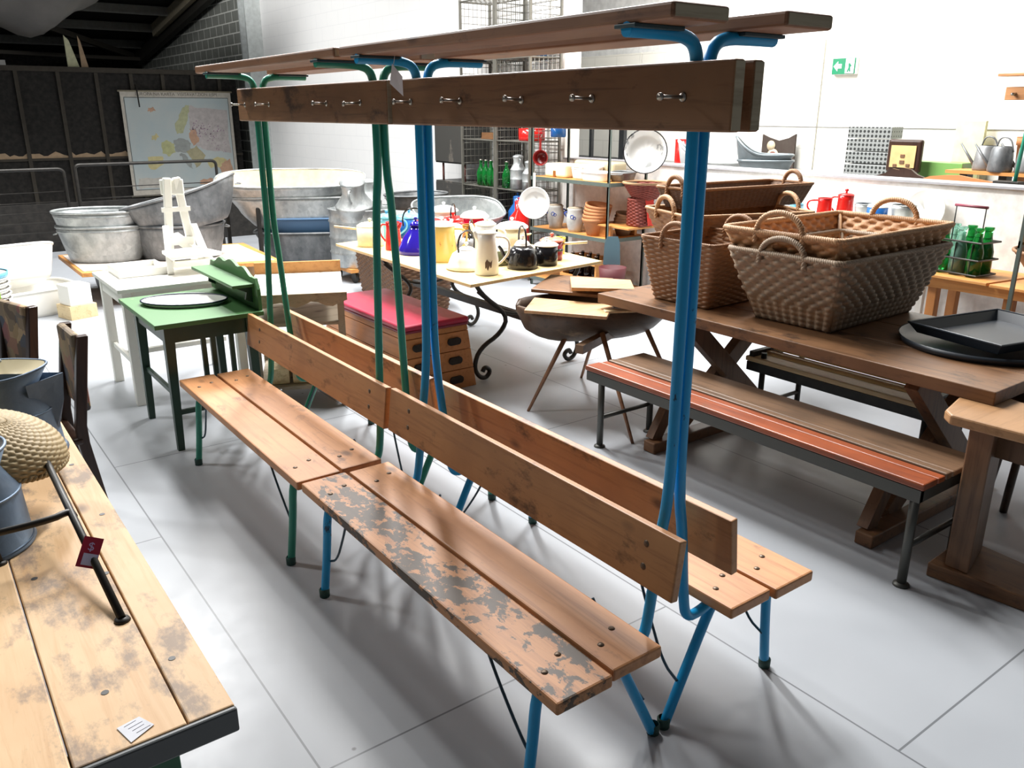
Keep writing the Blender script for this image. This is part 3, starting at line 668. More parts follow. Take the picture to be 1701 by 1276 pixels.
board('small light chopping board topmost on the trough pile', [(3.17, 3.7, .755), (3.37, 3.95, .76), (3.62, 3.66, .755), (3.46, 3.46, .75)], .022, M_BRDW)
board('narrow pale offcut on the rim of the trough', [(3.17, 3.4, .665), (3.2, 3.45, .665), (3.45, 3.32, .665), (3.42, 3.27, .665)], .014, M_PALEW)
# ---------------------------------------------------------------- enamelware table
EZ = .78
t = thing('enamelware_table', 'pale plywood topped table on scrolled black iron legs, covered in enamel kettles', 'table', (3.3, 5.1, 0))
MB().prism([(2.66, 4.02), (3.84, 4.17), (4.0, 6.2), (2.71, 5.98)], EZ-.02, EZ).build('top', M_PLY, t, bevel=.002)
def scroll_leg(x, y, s, nm):
    P = []
    pts = [(s*.0, .74), (s*-.03, .55), (s*.1, .38), (s*.32, .28), (s*.43, .2), (s*.44, .07), (s*.4, .02), (s*.34, .01), (s*.31, .05), (s*.34, .09), (s*.37, .07)]
    return smoothpath([(x+a, y, b) for a, b in pts], 3)
for y in (4.45, 5.75):
    for s, x in ((1, 3.13), (-1, 3.72)):
        # each side a curl that crosses to the outside foot
        pts = [(x-s*.18, .75), (x-s*.12, .6), (x+s*.12, .42), (x+s*.06, .3), (x-s*.12, .22), (x-s*.17, .1), (x-s*.13, .02), (x-s*.07, .0), (x-s*.03, .05), (x-s*.08, .085), (x-s*.1, .05)]
        P = smoothpath([(a, y, b+.012) for a, b in pts], 2)
        MB().tube(P, .016, 8).build('scroll_leg', M_IRON, t)
    MB().beam((2.85, y, .745), (3.85, y, .745), .03, .03).build('top_rail', M_IRON, t)
    MB().tube(smoothpath([(3.0, y, .62), (3.2, y, .45), (3.4, y, .42), (3.6, y, .45), (3.75, y, .62)], 2), .01, 8).build('crossed_bar', M_IRON, t)
MB().beam((3.38, 4.3, .4), (3.38, 5.95, .4), .04, .05).build('stretcher', M_IRON, t)
MB().beam((2.82, 4.15, .748), (2.9, 5.9, .748), .025, .025).build('side_rail', M_IRON, t)
MB().beam((3.72, 4.25, .748), (3.85, 5.9, .748), .025, .025).build('side_rail', M_IRON, t)

GE = 'enamelware on the plywood table'
def vessel(name, label, cat, x, y, z, prof, mat, lid=None, lidmat=None, knob=True, spout=None, handle=None, hmat=None, rz=0, band=None, group=GE, n=28):
    """prof: [(r,z)...]; lid: (r, height); spout: (r0, z0, length, rise, rad); handle: 'bail','side','ears','long'"""
    t = thing(name, label, cat, (x, y, z), group)
    Mx = Matrix.Translation((x, y, z)) @ Matrix.Rotation(rz, 4, 'Z'); H = prof[-1][1]; R = prof[-1][0]; rm = max(p[0] for p in prof)
    MB().lathe([(0, 0)]+prof, n, M=Mx).build('body', mat, t, solid=.002)
    MB().tube([Mx @ Vector((R*math.cos(2*PI*k/n), R*math.sin(2*PI*k/n), H)) for k in range(n)], .0035, 6, closed=True).build('rim', lidmat or mat, t)
    if lid:
        r, h = lid
        L = MB().lathe([(r, 0), (r*.98, h*.2), (r*.75, h*.65), (r*.4, h*.92), (0, h)], n, (0, 0, H+.001), M=Mx).build('lid', lidmat or mat, t)
        if knob: MB().lathe([(0, 0), (.008, 0), (.006, .01), (.014, .018), (.013, .028), (0, .032)], 14, (0, 0, H+h-.002), M=Mx).build('knob', lidmat or mat, L)
    if spout:
        r0, z0, ln, rise, rad = spout
        P = smoothpath([(r0*.9, 0, z0), (r0+ln*.45, 0, z0+rise*.3), (r0+ln*.7, 0, z0+rise*.75), (r0+ln, 0, z0+rise)], 2)
        k = len(P); MB().tube([Mx @ p for p in P], [rad*(1.25-.65*i/(k-1)) for i in range(k)], 10).build('spout', mat, t)
    hm = hmat or mat
    if handle == 'bail':
        MB().tube([Mx @ p for p in smoothpath([(0, rm*.75, H*.95), (0, rm*.8, H+.06), (0, rm*.45, H+.12), (0, -rm*.45, H+.12), (0, -rm*.8, H+.06), (0, -rm*.75, H*.95)], 2)], .006, 8).build('bail_handle', hm, t)
    if handle == 'side':
        MB().tube([Mx @ p for p in smoothpath([(-R*.95, 0, H*.9), (-rm-.06, 0, H*.88), (-rm-.07, 0, H*.55), (-rm-.02, 0, H*.3), (-rm*.97, 0, H*.25)], 2)], .007, 8).build('handle', hm, t)
    if handle == 'ears':
        for s in (-1, 1): MB().tube([Mx @ p for p in smoothpath([(-.025, s*rm*.97, H*.75), (-.025, s*(rm+.035), H*.78), (.025, s*(rm+.035), H*.78), (.025, s*rm*.97, H*.75)], 2)], .005, 6).build('ear_handle', hm, t)
    if handle == 'long':
        MB().tube([Mx @ Vector(p) for p in ((-R, 0, H*.85), (-R-.17, 0, H*.98))], .009, 8).build('handle', hm, t)
    if band:
        for zz, rr_ in band: MB().tube([Mx @ Vector((rr_*math.cos(2*PI*k/n), rr_*math.sin(2*PI*k/n), zz)) for k in range(n)], .003, 6, closed=True).build('band', lidmat or mat, t)
    return t
kettle = [(.085, 0), (.1, .02), (.105, .05), (.095, .09), (.06, .125), (.045, .13)]
wide = [(.12, 0), (.135, .012), (.12, .03), (.11, .06), (.09, .1), (.05, .125)]
potp = lambda r, h: [(r*.94, 0), (r, .01), (r, h)]
tall = lambda r0, r1, h: [(r0, 0), (r0*1.02, .01), (r1, h*.8), (r1*1.02, h)]
vessel('enamel_saucepan', 'cream enamel saucepan with lid at the far left corner of the table', 'pot', 2.88, 5.72, EZ, potp(.1, .15), M_CREAM, (.1, .03), M_CREAM, handle='long', hmat=M_PALEW, rz=-.6)
vessel('enamel_jug', 'small red enamel jug between the cream saucepan and the purple kettle', 'jug', 2.93, 5.45, EZ, tall(.06, .05, .2), M_RED, handle='side', rz=-1.2, spout=(.05, .16, .03, .04, .012))
vessel('enamel_kettle', 'cobalt purple conical enamel kettle with a white worn top', 'kettle', 2.98, 5.2, EZ, [(.13, 0), (.132, .03), (.118, .06), (.09, .12), (.05, .17), (.03, .2)], M_PURPLE, (.045, .03), M_PURPLE, knob=True, handle='bail', hmat=M_BLACKE, rz=.6)
vessel('enamel_pot', 'yellow floral enamel coffee pot behind the blue bench post', 'pot', 2.97, 4.83, EZ, tall(.1, .085, .24), paint('yellow_floral_enamel', '#ecc873', chip='#b5634a', amt=.62, rough=.18), (.085, .03), M_WHITE, handle='side', rz=2.6, spout=(.1, .12, .05, .08, .02))
vessel('enamel_kettle', 'wide white enamel kettle with green-grey base and upright black handle', 'kettle', 2.93, 4.47, EZ, wide, M_WHITE, (.055, .02), M_WHITE, handle='bail', hmat=M_BLACKE, spout=(.1, .05, .06, .09, .016), rz=-1.1)
vessel('enamel_pitcher', 'tall white enamel pitcher with a picture of a cat on its side', 'pitcher', 2.93, 4.24, EZ, [(.07, 0), (.075, .01), (.072, .1), (.055, .2), (.06, .26)], M_WHITE, handle='side', rz=2.5, spout=(.045, .22, .03, .05, .02))
vessel('enamel_kettle', 'olive green enamel kettle with a worn white lid, between cat pitcher and black kettle', 'kettle', 3.2, 4.5, EZ, potp(.095, .1), M_OLIVE, (.09, .07), M_WHITE, spout=(.09, .06, .05, .08, .014), rz=-1.0)
vessel('enamel_kettle', 'black enamel kettle with curved spout near the table corner', 'kettle', 3.24, 4.28, EZ, [(.1, 0), (.102, .02), (.1, .08), (.085, .12), (.05, .15)], M_BLACKE, (.05, .035), M_WHITE, handle='bail', hmat=M_BLACKE, spout=(.09, .04, .07, .11, .014), rz=2.8)
vessel('enamel_pot', 'small black enamel pot with white lid, right-hand end of the table', 'pot', 3.44, 4.28, EZ, potp(.075, .13), M_BLACKE, (.082, .025), M_WHITE, handle='ears', hmat=M_BLACKE, rz=.7)
vessel('enamel_saucepan', 'dark red enamel saucepan with a pale handle behind the black pot', 'pot', 3.6, 4.42, EZ, potp(.075, .13), paint('maroon_enamel', '#8f1f2a', amt=.8, rough=.2), (.085, .025), paint('salmon_enamel', '#d9806c', amt=.8, rough=.2), handle='long', hmat=M_CREAM, rz=2.3)
vessel('enamel_pot', 'tall cream floral enamel pot with a white and blue rimmed lid', 'pot', 3.48, 4.72, EZ, potp(.1, .2), paint('cream_floral_enamel', '#efe2bd', chip='#6f7a4a', amt=.63, rough=.18), (.115, .04), M_WHITE, handle='ears', rz=.7, band=[(.198, .113)])
vessel('enamel_cup', 'bright yellow enamel cup behind the dark red saucepan', 'cup', 3.8, 4.6, EZ, tall(.05, .055, .11), M_YELLOW, handle='side', rz=.3)
vessel('enamel_pot', 'crimson enamel coffee pot with tall white lid in the middle of the table', 'pot', 3.5, 5.22, EZ, tall(.095, .085, .22), paint('crimson_enamel', '#b8143a', amt=.82, rough=.15), (.11, .05), M_WHITE, handle='side', hmat=M_CREAM, rz=2.2)
vessel('enamel_pot', 'light blue enamel pot with lid at the back of the table', 'pot', 3.35, 5.95, EZ, potp(.11, .16), M_BLUEE, (.115, .035), M_SKY, handle='ears', rz=.9)
vessel('enamel_pot', 'white enamel pot with red collar, left of the blue bench post', 'pot', 3.3, 5.55, EZ, potp(.11, .17), M_WHITE, (.1, .03), M_RED, handle='ears', hmat=M_RED, rz=.7, band=[(.165, .112), (.15, .112)])
vessel('enamel_pot', 'red enamel pot with a bail handle behind the crimson coffee pot', 'pot', 3.55, 5.6, EZ, potp(.1, .16), M_RED, (.1, .03), M_RED, handle='bail', hmat=M_BLACKE, rz=-.8)
vessel('enamel_pot', 'tall white lidded enamel pot at the back beside the blue post', 'pot', 3.62, 5.85, EZ, potp(.1, .2), M_WHITE, (.12, .045), M_WHITE, handle='ears')
vessel('enamel_pot', 'small white enamel pot behind the white kettle', 'pot', 3.25, 5.15, EZ, potp(.08, .17), M_WHITE, (.085, .03), M_WHITE, handle='side', rz=2)
vessel('enamel_kettle', 'small grey enamel kettle between the white pot and the cat pitcher', 'kettle', 3.24, 4.88, EZ, kettle, plain('grey_enamel', '#7c7e82', .25), (.05, .03), M_BLACKE, handle='bail', hmat=M_BLACKE, spout=(.09, .05, .05, .07, .012), rz=2.4)
vessel('enamel_pitcher', 'second white enamel pitcher behind the cat pitcher', 'pitcher', 3.24, 4.7, EZ, tall(.08, .07, .24), M_WHITE, (.075, .02), M_WHITE, handle='side', rz=2.2, spout=(.07, .16, .04, .08, .016))
vessel('enamel_pot', 'ochre enamel jug with curved handle beside the crimson coffee pot', 'jug', 3.3, 4.99, EZ, tall(.06, .05, .2), paint('ochre_enamel', '#c98a3a', amt=.8, rough=.2), handle='side', rz=-2)
vessel('enamel_pot', 'pale blue enamel milk pot at the far left back of the table', 'pot', 3.12, 5.9, EZ, tall(.09, .08, .18), M_SKY, (.085, .03), M_SKY, handle='side', rz=2.5)
# cat picture on the pitcher: a grey cat head lying on the curved side
b = MB()
def onjug(a, zz, r=.0745): return (2.93+r*math.cos(a), 4.24+r*math.sin(a), EZ+zz)
cat = [(-.34, .055), (-.38, .1), (-.3, .085), (-.2, .09), (-.1, .105), (0, .085), (.0, .05), (-.15, .035)]
ca = math.atan2(-4.24, -2.93)
b.add([onjug(ca+(-u-.15)*1.6+.1, zz) for u, zz in cat], [tuple(range(8))]); tag(b.build('cat_picture', plain('grey_cat_print', '#5c4a44', .4), solid=.001), 'printed grey cat on the front of the white pitcher', 'picture')

# ---------------------------------------------------------------- vaulting box
t = thing('vaulting_box', 'wooden gym vaulting box with crimson padded top and oval hand holes', 'vaulting box', (2.68, 5.0, 0))
def vb(k): # inset with height k 0..1
    i = .045*(1-k); return 2.43-i, 2.9+i, 4.44-i*.9, 5.56+i
zl = [0, .13, .26, .385]
for i in range(3):
    a = vb(zl[i]/.46); c2 = vb((zl[i+1]-.004)/.46)
    q = lambda e, z: [(e[0], e[2], z), (e[1], e[2], z), (e[1], e[3], z), (e[0], e[3], z)]
    tier = MB().loft([q(a, zl[i]), q(c2, zl[i+1]-.004)], (True, True), False).build('tier', M_VAULT, t, bevel=.003)
    for cxh in (2.53, 2.79):
        if i == 0 and cxh < 2.6: pass
        pl = []
        for k in range(20):
            an = 2*PI*k/20; pl.append((cxh+(.028 if math.cos(an) > 0 else -.028)+.022*math.cos(an), .024*math.sin(an)))
        zc = (zl[i]+zl[i+1])/2; yy = (a[2]+c2[2])/2
        Mh = Matrix.Translation((0, yy-.0035, zc)) @ Matrix.Rotation(PI/2-.09*0, 4, 'X')
        MB().prism(pl, -.004, .012, Mh).build('hand_hole', plain('dark_hole', '#1c120b', .9), tier)
a = vb(.84); MB().loft([q(a, .385), q(vb(.94), .42)], (True, True), False).build('top_frame', M_VAULT, t, bevel=.003)
MB().box(2.42, 2.91, 4.43, 5.57, .42, .438).build('pad_edge', M_CRIMEDGE, t, bevel=.006)
MB().box(2.415, 2.915, 4.425, 5.575, .436, .475).build('pad', M_CRIMSON, t, bevel=.016, seg=3)

# ---------------------------------------------------------------- green wash table with shelf back
t = thing('green_table', 'green painted side table with scalloped shelf back, in front of the white table', 'table', (1.23, 4.75, 0))
MB().box(.95, 1.52, 4.34, 5.14, .695, .72).build('top', M_TABGREEN, t, bevel=.003)
MB().box(1.05, 1.44, 4.41, 4.43, .6, .694).build('apron', M_DKGREEN, t); MB().box(1.012, 1.035, 4.45, 5.0, .6, .694).build('apron', M_DKGREEN, t)
for x in (1.03, 1.46):
    for y in (4.42, 5.03):
        e = -.012 if x < 1.2 else .012
        MB().loft([[(x-.017+e, y-.017, 0), (x+.017+e, y-.017, 0), (x+.017+e, y+.017, 0), (x-.017+e, y+.017, 0)], [(x-.026, y-.026, .695), (x+.026, y-.026, .695), (x+.026, y+.026, .695), (x-.026, y+.026, .695)]], (True, True), False).build('leg', M_DKGREEN, t)
MB().box(1.02, 1.47, 4.41, 4.43, .2, .225).build('stretcher', M_DKGREEN, t); MB().box(1.02, 1.04, 4.42, 5.03, .3, .325).build('stretcher', M_DKGREEN, t)
for x in (1.19, 1.24, 1.34): MB().box(x, x+.025, 4.41, 4.43, .225, .6).build('slat', M_DKGREEN, t)
P = [(4.36, .72)]; k = 26
for i in range(k+1):
    y = 4.36+.82*i/k; u = abs(i/k-.5)*2
    P.append((y, .885+.06*(1-u)**.8+.012*math.cos(i/k*PI*8)*(1 if .15 < u < .85 else 0)-(.05 if u > .97 else 0)))
P.append((5.18, .72))
Mx = Matrix(((0, 0, 1, 0), (1, 0, 0, 0), (0, 1, 0, 0), (0, 0, 0, 1)))
MB().prism(P, 1.5, 1.52, Mx).build('scalloped_back', M_TABGREEN, t, bevel=.002)
MB().box(1.38, 1.5, 4.4, 5.14, .845, .863).build('shelf', M_TABGREEN, t, bevel=.003)
for y in (4.45, 5.1): MB().prism([(1.5, .75), (1.5, .845), (1.4, .845), (1.47, .81), (1.46, .77)], y-.009, y+.009, Matrix(((1, 0, 0, 0), (0, 0, 1, 0), (0, 1, 0, 0), (0, 0, 0, 1)))).build('bracket', M_DKGREEN, t)
t = thing('oval_tray', 'white oval enamel tray with dark blue rim on the green table', 'tray', (1.22, 4.79, .72))
MB().lathe([(0, .004), (.9, .004), (1, .022), (1.01, .022), (.92, 0), (0, 0)], 40, M=Matrix.Translation((1.23, 4.8, .72)) @ Matrix.Rotation(math.radians(-34), 4, 'Z') @ Matrix.Diagonal((.235, .155, 1, 1))).build('dish', M_WHITE, t)
MB().tube([Vector((1.23, 4.8, .741))+Matrix.Rotation(math.radians(-34), 3, 'Z') @ Vector((.237*math.cos(2*PI*k/40), .157*math.sin(2*PI*k/40), 0)) for k in range(40)], .005, 6, closed=True).build('rim', plain('navy_rim', '#1c2740', .3), t)

# ---------------------------------------------------------------- white table and ladder-back chairs piled on it
t = thing('white_table', 'chipped white painted table behind the green one', 'table', (1.3, 5.6, 0))
MB().box(.97, 1.72, 5.24, 5.98, .725, .75).build('top', M_WHITEP, t, bevel=.004)
for x in (1.0, 1.66):
    for y in (5.29, 5.9): MB().box(x, x+.055, y, y+.055, 0, .725).build('leg', M_WHITEP, t, bevel=.004)
for a in ((1.006, 1.7, 5.297, 5.32), (1.006, 1.7, 5.925, 5.948)): MB().box(*a, .635, .725).build('apron', M_WHITEP, t)
MB().box(1.006, 1.028, 5.325, 5.92, .635, .724).build('apron', M_WHITEP, t); MB().box(1.02, 1.04, 5.34, 5.9, .25, .28).build('stretcher', M_WHITEP, t)
MB().box(1.04, 1.68, 5.6, 5.64, .25, .28).build('stretcher', M_WHITEP, t)
t = thing('white_chair', 'white painted wooden chair folded upright on the white table', 'chair', (1.5, 5.8, .75))
for x, dx in ((1.46, .02), (1.56, -.05)):
    MB().beam((x+dx*-1, 5.86, .75), (x+dx*.6, 5.8, 1.34), .035, .05).build('back_post', M_WHITEP, t, bevel=.006)
MB().beam((1.43, 5.83, 1.28), (1.57, 5.79, 1.28), .025, .1).build('top_rail', M_WHITEP, t, bevel=.008)
MB().box(1.42, 1.6, 5.8, 5.83, .9, .95).build('rail', M_WHITEP, t); MB().box(1.42, 1.6, 5.8, 5.83, 1.12, 1.15).build('rail', M_WHITEP, t)
for i, x in enumerate((1.38, 1.64)): MB().beam((x-.02, 5.55, .76), (x-.08*i+.05, 5.82, 1.02), .04, .045).build('leg', M_WHITEP, t, bevel=.004)
MB().prism([(1.33, 5.45), (1.66, 5.45), (1.63, 5.75), (1.38, 5.75)], .86, .885, RZ(.1, (1.5, 5.6, 0))).build('seat', M_WHITEP, t, bevel=.006)
MB().box(1.38, 1.62, 5.5, 5.53, .8, .84).build('rung', M_WHITEP, t); MB().beam((1.5, 5.9, .95), (1.68, 5.7, .77), .05, .05).build('brace', M_WHITEP, t)
t = thing('white_crate', 'white painted wooden tray lying on the white table beside the chair', 'tray', (1.3, 5.65, .75))
MB().box(1.06, 1.36, 5.6, 5.93, .752, .765).box(1.06, 1.36, 5.6, 5.615, .765, .8).box(1.06, 1.36, 5.915, 5.93, .765, .8).box(1.06, 1.075, 5.6155, 5.9145, .7652, .8).box(1.345, 1.36, 5.6155, 5.9145, .7652, .8).build('tray', M_WHITEP, t)

# ---------------------------------------------------------------- grey washstand behind the green bench
t = thing('washstand', 'weathered grey wooden washstand with a white worn top and scalloped apron, beside the vaulting box', 'table', (1.95, 5.0, 0), rz=0)
Mx = RZ(math.radians(-24), (1.95, 4.95, 0))
MB().box(1.68, 2.24, 4.62, 5.32, .70, .725, Mx).build('top', paint('worn_white_top', '#ddd9d0', chip='#8b7a5f', amt=.56, rough=.6), t, bevel=.004)
P = [(1.66, .725), (2.26, .725)]+[(2.26-.6*i/14, .66+.018*math.cos(i*1.35)) for i in range(15)]
MB().prism(P, 4.6, 4.62, Mx @ Matrix(((1, 0, 0, 0), (0, 0, 1, 0), (0, 1, 0, 0), (0, 0, 0, 1)))).build('front_apron', M_GREYW, t)
MB().box(1.68, 2.24, 5.3, 5.32, .725, .8, Mx).build('back_board', M_ORANGEW, t)
for x in (1.69, 2.2):
    for y in (4.63, 5.28): MB().box(x, x+.04, y, y+.04, 0, .7, Mx).build('leg', M_GREYW, t)
for z in (.12, .52): MB().box(1.7, 2.23, 4.64, 5.3, z, z+.02, Mx).build('shelf', M_GREYW, t)
for i in range(3):
    b = MB(); 
    b.box(1.76+.14*i, 1.88+.14*i, 4.7, 5.0, .142, .24, Mx); tag(b.build('drawer_box', M_PALEW, bevel=.004), ('left pale wooden box on the washstand lower shelf', 'middle pale wooden box on the washstand lower shelf', 'right pale wooden box on the washstand lower shelf')[i], 'box', 'boxes under the washstand')

# ---------------------------------------------------------------- two school chairs with patchwork backs
def patch_mat():
    t = NT('patchwork_cloth', .8); br = t.n('TexBrick'); br.inputs['Scale'].default_value = 9; br.inputs['Mortar Size'].default_value = .0
    br.inputs['Color1'].default_value = lin('#8e7c5c'); br.inputs['Color2'].default_value = lin('#4a4f58'); br.inputs['Row Height'].default_value = .6
    vo = t.n('TexVoronoi', distance='CHEBYCHEV'); vo.inputs['Scale'].default_value = 14; v = t.mapping((1, 1, 1)); t.l(v, vo.inputs['Vector']); t.l(v, br.inputs['Vector'])
    h = t.n('SeparateXYZ'); t.l(vo.outputs['Color'], h.inputs[0])
    t.col(t.mix(.7, br.outputs['Color'], t.ramp(h.outputs[0], [(.1, '#3e4552'), (.35, '#a08458'), (.6, '#8d4a48'), (.8, '#c2a878'), (.95, '#4e3c30')]))); return t.m
M_PATCH = patch_mat(); M_MAHO = wood('dark_mahogany', '#3c261c', '#22140e', axis='z', knots=False, rough=.3)
def school_chair(label, x, y, rz):
    t = thing('patchwork_chair', label, 'chair', (x, y, 0), 'dark chairs with patchwork backs', rz)
    M0 = Matrix.Translation((x, y, 0)) @ Matrix.Rotation(rz, 4, 'Z')
    for s in (-1, 1):
        MB().loft([[M0 @ Vector((s*.14+a, b_+yo, z)) for a, b_ in ((-.02, -.022), (.02, -.022), (.02, .022), (-.02, .022))] for z, yo in ((0, .05), (.42, 0), (.5, 0), (.88, .06))], (True, True), False).build('back_post', M_MAHO, t, bevel=.005)
        MB().loft([[M0 @ Vector((s*.14+a, -.34+b_, z)) for a, b_ in ((-.016, -.016), (.016, -.016), (.016, .016), (-.016, .016))] for z in (0, .42)], (True, True), False).build('front_leg', M_MAHO, t)
        MB().tube([M0 @ Vector((s*.14, -.34, .18)), M0 @ Vector((s*.14, .02, .18))], .011, 8).build('rung', M_MAHO, t)
    MB().box(-.13, .13, .02, .055, .55, .885, M0).build('back_pad', M_PATCH, t, bevel=.012)
    MB().box(-.165, .165, -.36, .0, .42, .45, M0).build('seat', M_MAHO, t, bevel=.01)
    return t
school_chair('dark mahogany chair with patchwork back, left of the green table', .455, 3.82, math.radians(-87))
school_chair('dark patchwork-backed chair further left, behind the zinc pitcher', .335, 4.52, math.radians(-72))
t = thing('lime_chair', 'lime green moulded chair at the far left edge', 'chair', (.2, 5.6, 0))
m = MB(); rg = []
for i in range(12):
    k = i/11; yy, zz = (-.35+.36*min(1, k*1.7), .45) if k < .59 else (.01+.1*(k-.59)/.41, .45+.43*((k-.59)/.41))
    rg.append([(.2+x, 5.75+yy+(.04*(abs(x)/.22)**2 if k < .6 else -.05*(abs(x)/.22)**2), zz+(.03*(abs(x)/.22)**2 if k < .6 else 0)) for x in [-.22+.44*j/8 for j in range(9)]])
m.loft(rg, (False, False), True, False).build('shell', plain('lime_plastic', '#9ccb3a', .35), t, solid=.01)
for x in (.04, .36):
    for y in (5.48, 5.72): MB().tube([(x, y, .45), (x, y, 0)], .011, 8).build('leg', M_IRON, t)

# ---------------------------------------------------------------- bath tubs and zinc tubs at the back left
def tub(name, label, cx, cy, z, L, Wd, H, rz, mat, k=.72, ext=2.6, raise_=0, ribs=(), tilt=0, group=None, cat='tub', handles=True, rimmat=None, tiltx=0, lining=None):
    t = thing(name, label, cat, (cx, cy, z), group)
    Mx = Matrix.Translation((cx, cy, z)) @ Matrix.Rotation(rz, 4, 'Z') @ Matrix.Rotation(tilt, 4, 'Y') @ Matrix.Rotation(tiltx, 4, 'X')
    n = 48
    def ring(q, zz, lift=1):
        o = []
        for j in range(n):
            a = 2*PI*j/n; c_, s_ = math.cos(a), math.sin(a)
            x = q*L/2*math.copysign(abs(c_)**(2/ext), c_); y = q*Wd/2*math.copysign(abs(s_)**(2/ext), s_)
            o.append(Mx @ Vector((x, y, zz+lift*raise_*max(0, x/(L/2))**2)))
        return o
    rings = [ring(k*.9, 0, 0), ring(k, .02*H, 0)]
    for i in range(1, 9):
        f = i/8; q = k+(1-k)*f**.85
        zz = H*f
        if any(abs(zz/H-r) < .07 for r in ribs): q += .012
        rings.append(ring(q, zz, f**2))
    MB().loft(rings, (True, False), True, True).build('shell', mat, t, solid=.005)
    if lining: MB().loft([ring(k*.86, .02, 0), ring(k*.97, .03, 0)]+[ring((k+(1-k)*(i/8)**.85)*.985, H*i/8, (i/8)**2) for i in range(1, 9)], (True, False)).build('lining', lining, t)
    MB().tube(rings[-1], .012, 8, closed=True).build('rolled_rim', rimmat or mat, t)
    if handles:
        for s in (-1, 1):
            P = [Mx @ Vector((s*L/2*(1.0), -.06, H*.9)), Mx @ Vector((s*(L/2+.045), -.05, H*.86)), Mx @ Vector((s*(L/2+.045), .05, H*.86)), Mx @ Vector((s*L/2, .06, H*.9))]
            MB().tube(smoothpath(P, 2), .006, 6).build('handle', mat, t)
    return t
GT = 'galvanised tubs on the black trolley'
t = thing('tub_trolley', 'low wooden-topped trolley with black wheels carrying the galvanised tubs', 'trolley', (2.1, 9.0, 0))
MB().prism([(1.27, 8.35), (3.0, 7.9), (3.1, 9.3), (1.27, 9.6)], .31, .35).build('deck', M_ORANGEW, t, bevel=.004)
MB().prism([(1.3, 8.42), (2.95, 7.98), (3.0, 9.2), (1.3, 9.5)], .35, .356).build('deck_sheet', plain('pale_pink_sheet', '#d9cdc4', .7), t)
for x, y in ((1.62, 8.95), (2.7, 8.6), (1.6, 9.4)):
    MB().tube([(x-.03, y, .155), (x+.03, y, .155)], .155, 24).build('wheel', M_IRON, t)
tub('oval_tub', 'light galvanised oval tub, lowest of the nested stack on the trolley', 1.62, 8.95, .36, .82, .55, .3, -.45, M_ZINC, .8, 2.2, group=GT)
tub('oval_tub', 'light galvanised oval tub, second from the bottom of the nested stack', 1.62, 8.95, .40, .84, .57, .3, -.45, M_ZINC, .8, 2.2, group=GT, handles=False)
tub('oval_tub', 'light galvanised oval tub, third in the nested stack on the trolley', 1.60, 8.95, .50, .8, .56, .3, -.5, M_ZINC, .8, 2.2, group=GT, handles=False)
tub('oval_tub', 'light galvanised oval tub, topmost and open, on the nested stack', 1.60, 8.95, .54, .84, .58, .3, -.5, M_ZINC, .78, 2.2, group=GT, handles=False)
tub('round_tub', 'wide grey galvanised tub under the tilted long bath, beside the nested stack', 2.28, 8.72, .36, .86, .7, .33, -.4, M_ZINCD, .84, 2.1, ribs=(.5,), group=GT)
tub('long_bath', 'long zinc bath tilted across the grey tub with one end raised', 2.34, 8.55, .66, 1.12, .55, .33, -.5, M_ZINCD, .66, 3, .06, tilt=-.24, group=GT)
for i, (x, y, z, L, Wd, H, m_, lb) in enumerate([
    (3.97, 9.27, .03, 1.42, .65, .4, M_ZINCD, 'weathered zinc bathtub, lowest of the leaning bathtub stack'),
    (3.94, 9.3, .33, 1.31, .63, .26, paint('blue_painted_tub', '#55779a', chip='#8a5a45', amt=.66, rough=.5), 'blue painted bathtub, second from the bottom in the bathtub stack'),
    (3.82, 9.33, .47, 1.58, .69, .36, M_ZINC, 'ribbed pale zinc bathtub, second from the top in the bathtub stack'),
    (3.76, 9.38, .7, 1.68, .72, .34, M_ZINC, 'cream lined zinc bathtub, topmost in the bathtub stack')]):
    tub('zinc_bathtub', lb, x, y, z, L, Wd, H, -.5, m_, .62, 3.0, .0, ribs=(.35, .5) if i == 2 else (), tiltx=.22 if i == 3 else 0, lining=plain('old_cream_lining', '#dccbac', .5) if i == 3 else None, group='stacked bathtubs', handles=False, cat='bathtub')
t = thing('tub_stand', 'black steel rack legs holding the bathtub stack', 'stand', (3.4, 9.8, 0))
for (x, y) in ((3.12, 9.84), (3.3, 9.3), (4.5, 8.72), (4.5, 9.4)): MB().box(x-.02, x+.02, y-.02, y+.02, 0, .72).build('post', M_IRON, t)
MB().box(3.35, 4.5, 9.1, 9.4, .0, .03, RZ(-.5, (3.95, 9.25, 0))).build('base', M_IRON, t)
# bin on castors
t = thing('zinc_bin', 'tall galvanised bin with raised bands on a castor base, holding milk churns', 'bin', (4.05, 8.3, 0))
pr = [(.3, .16), (.305, .18), (.312, .3)]
for zz in (.3, .47, .64): pr += [(.312, zz-.012), (.323, zz), (.312, zz+.012)]
pr = [(.34, .16), (.352, .17), (.352, .29), (.363, .305), (.352, .32), (.352, .45), (.363, .465), (.352, .48), (.352, .62), (.363, .635), (.352, .65), (.354, .76), (.366, .765), (.354, .77)]
MB().lathe([(0, .16)]+pr, 36, (4.08, 8.28, 0)).build('drum', M_ZINC, t, solid=.004)
MB().box(3.78, 4.38, 8.0, 8.56, .12, .16).build('base_board', M_ORANGEW, t)
MB().box(3.93, 3.95, 7.955, 7.97, .17, .75).build('seam_strip', M_ZINC, t)
for x, y in ((3.86, 8.08), (4.25, 8.06), (3.86, 8.48)): MB().tube([(x-.015, y, .06), (x+.015, y, .06)], .06, 18).build('castor', M_IRON, t)
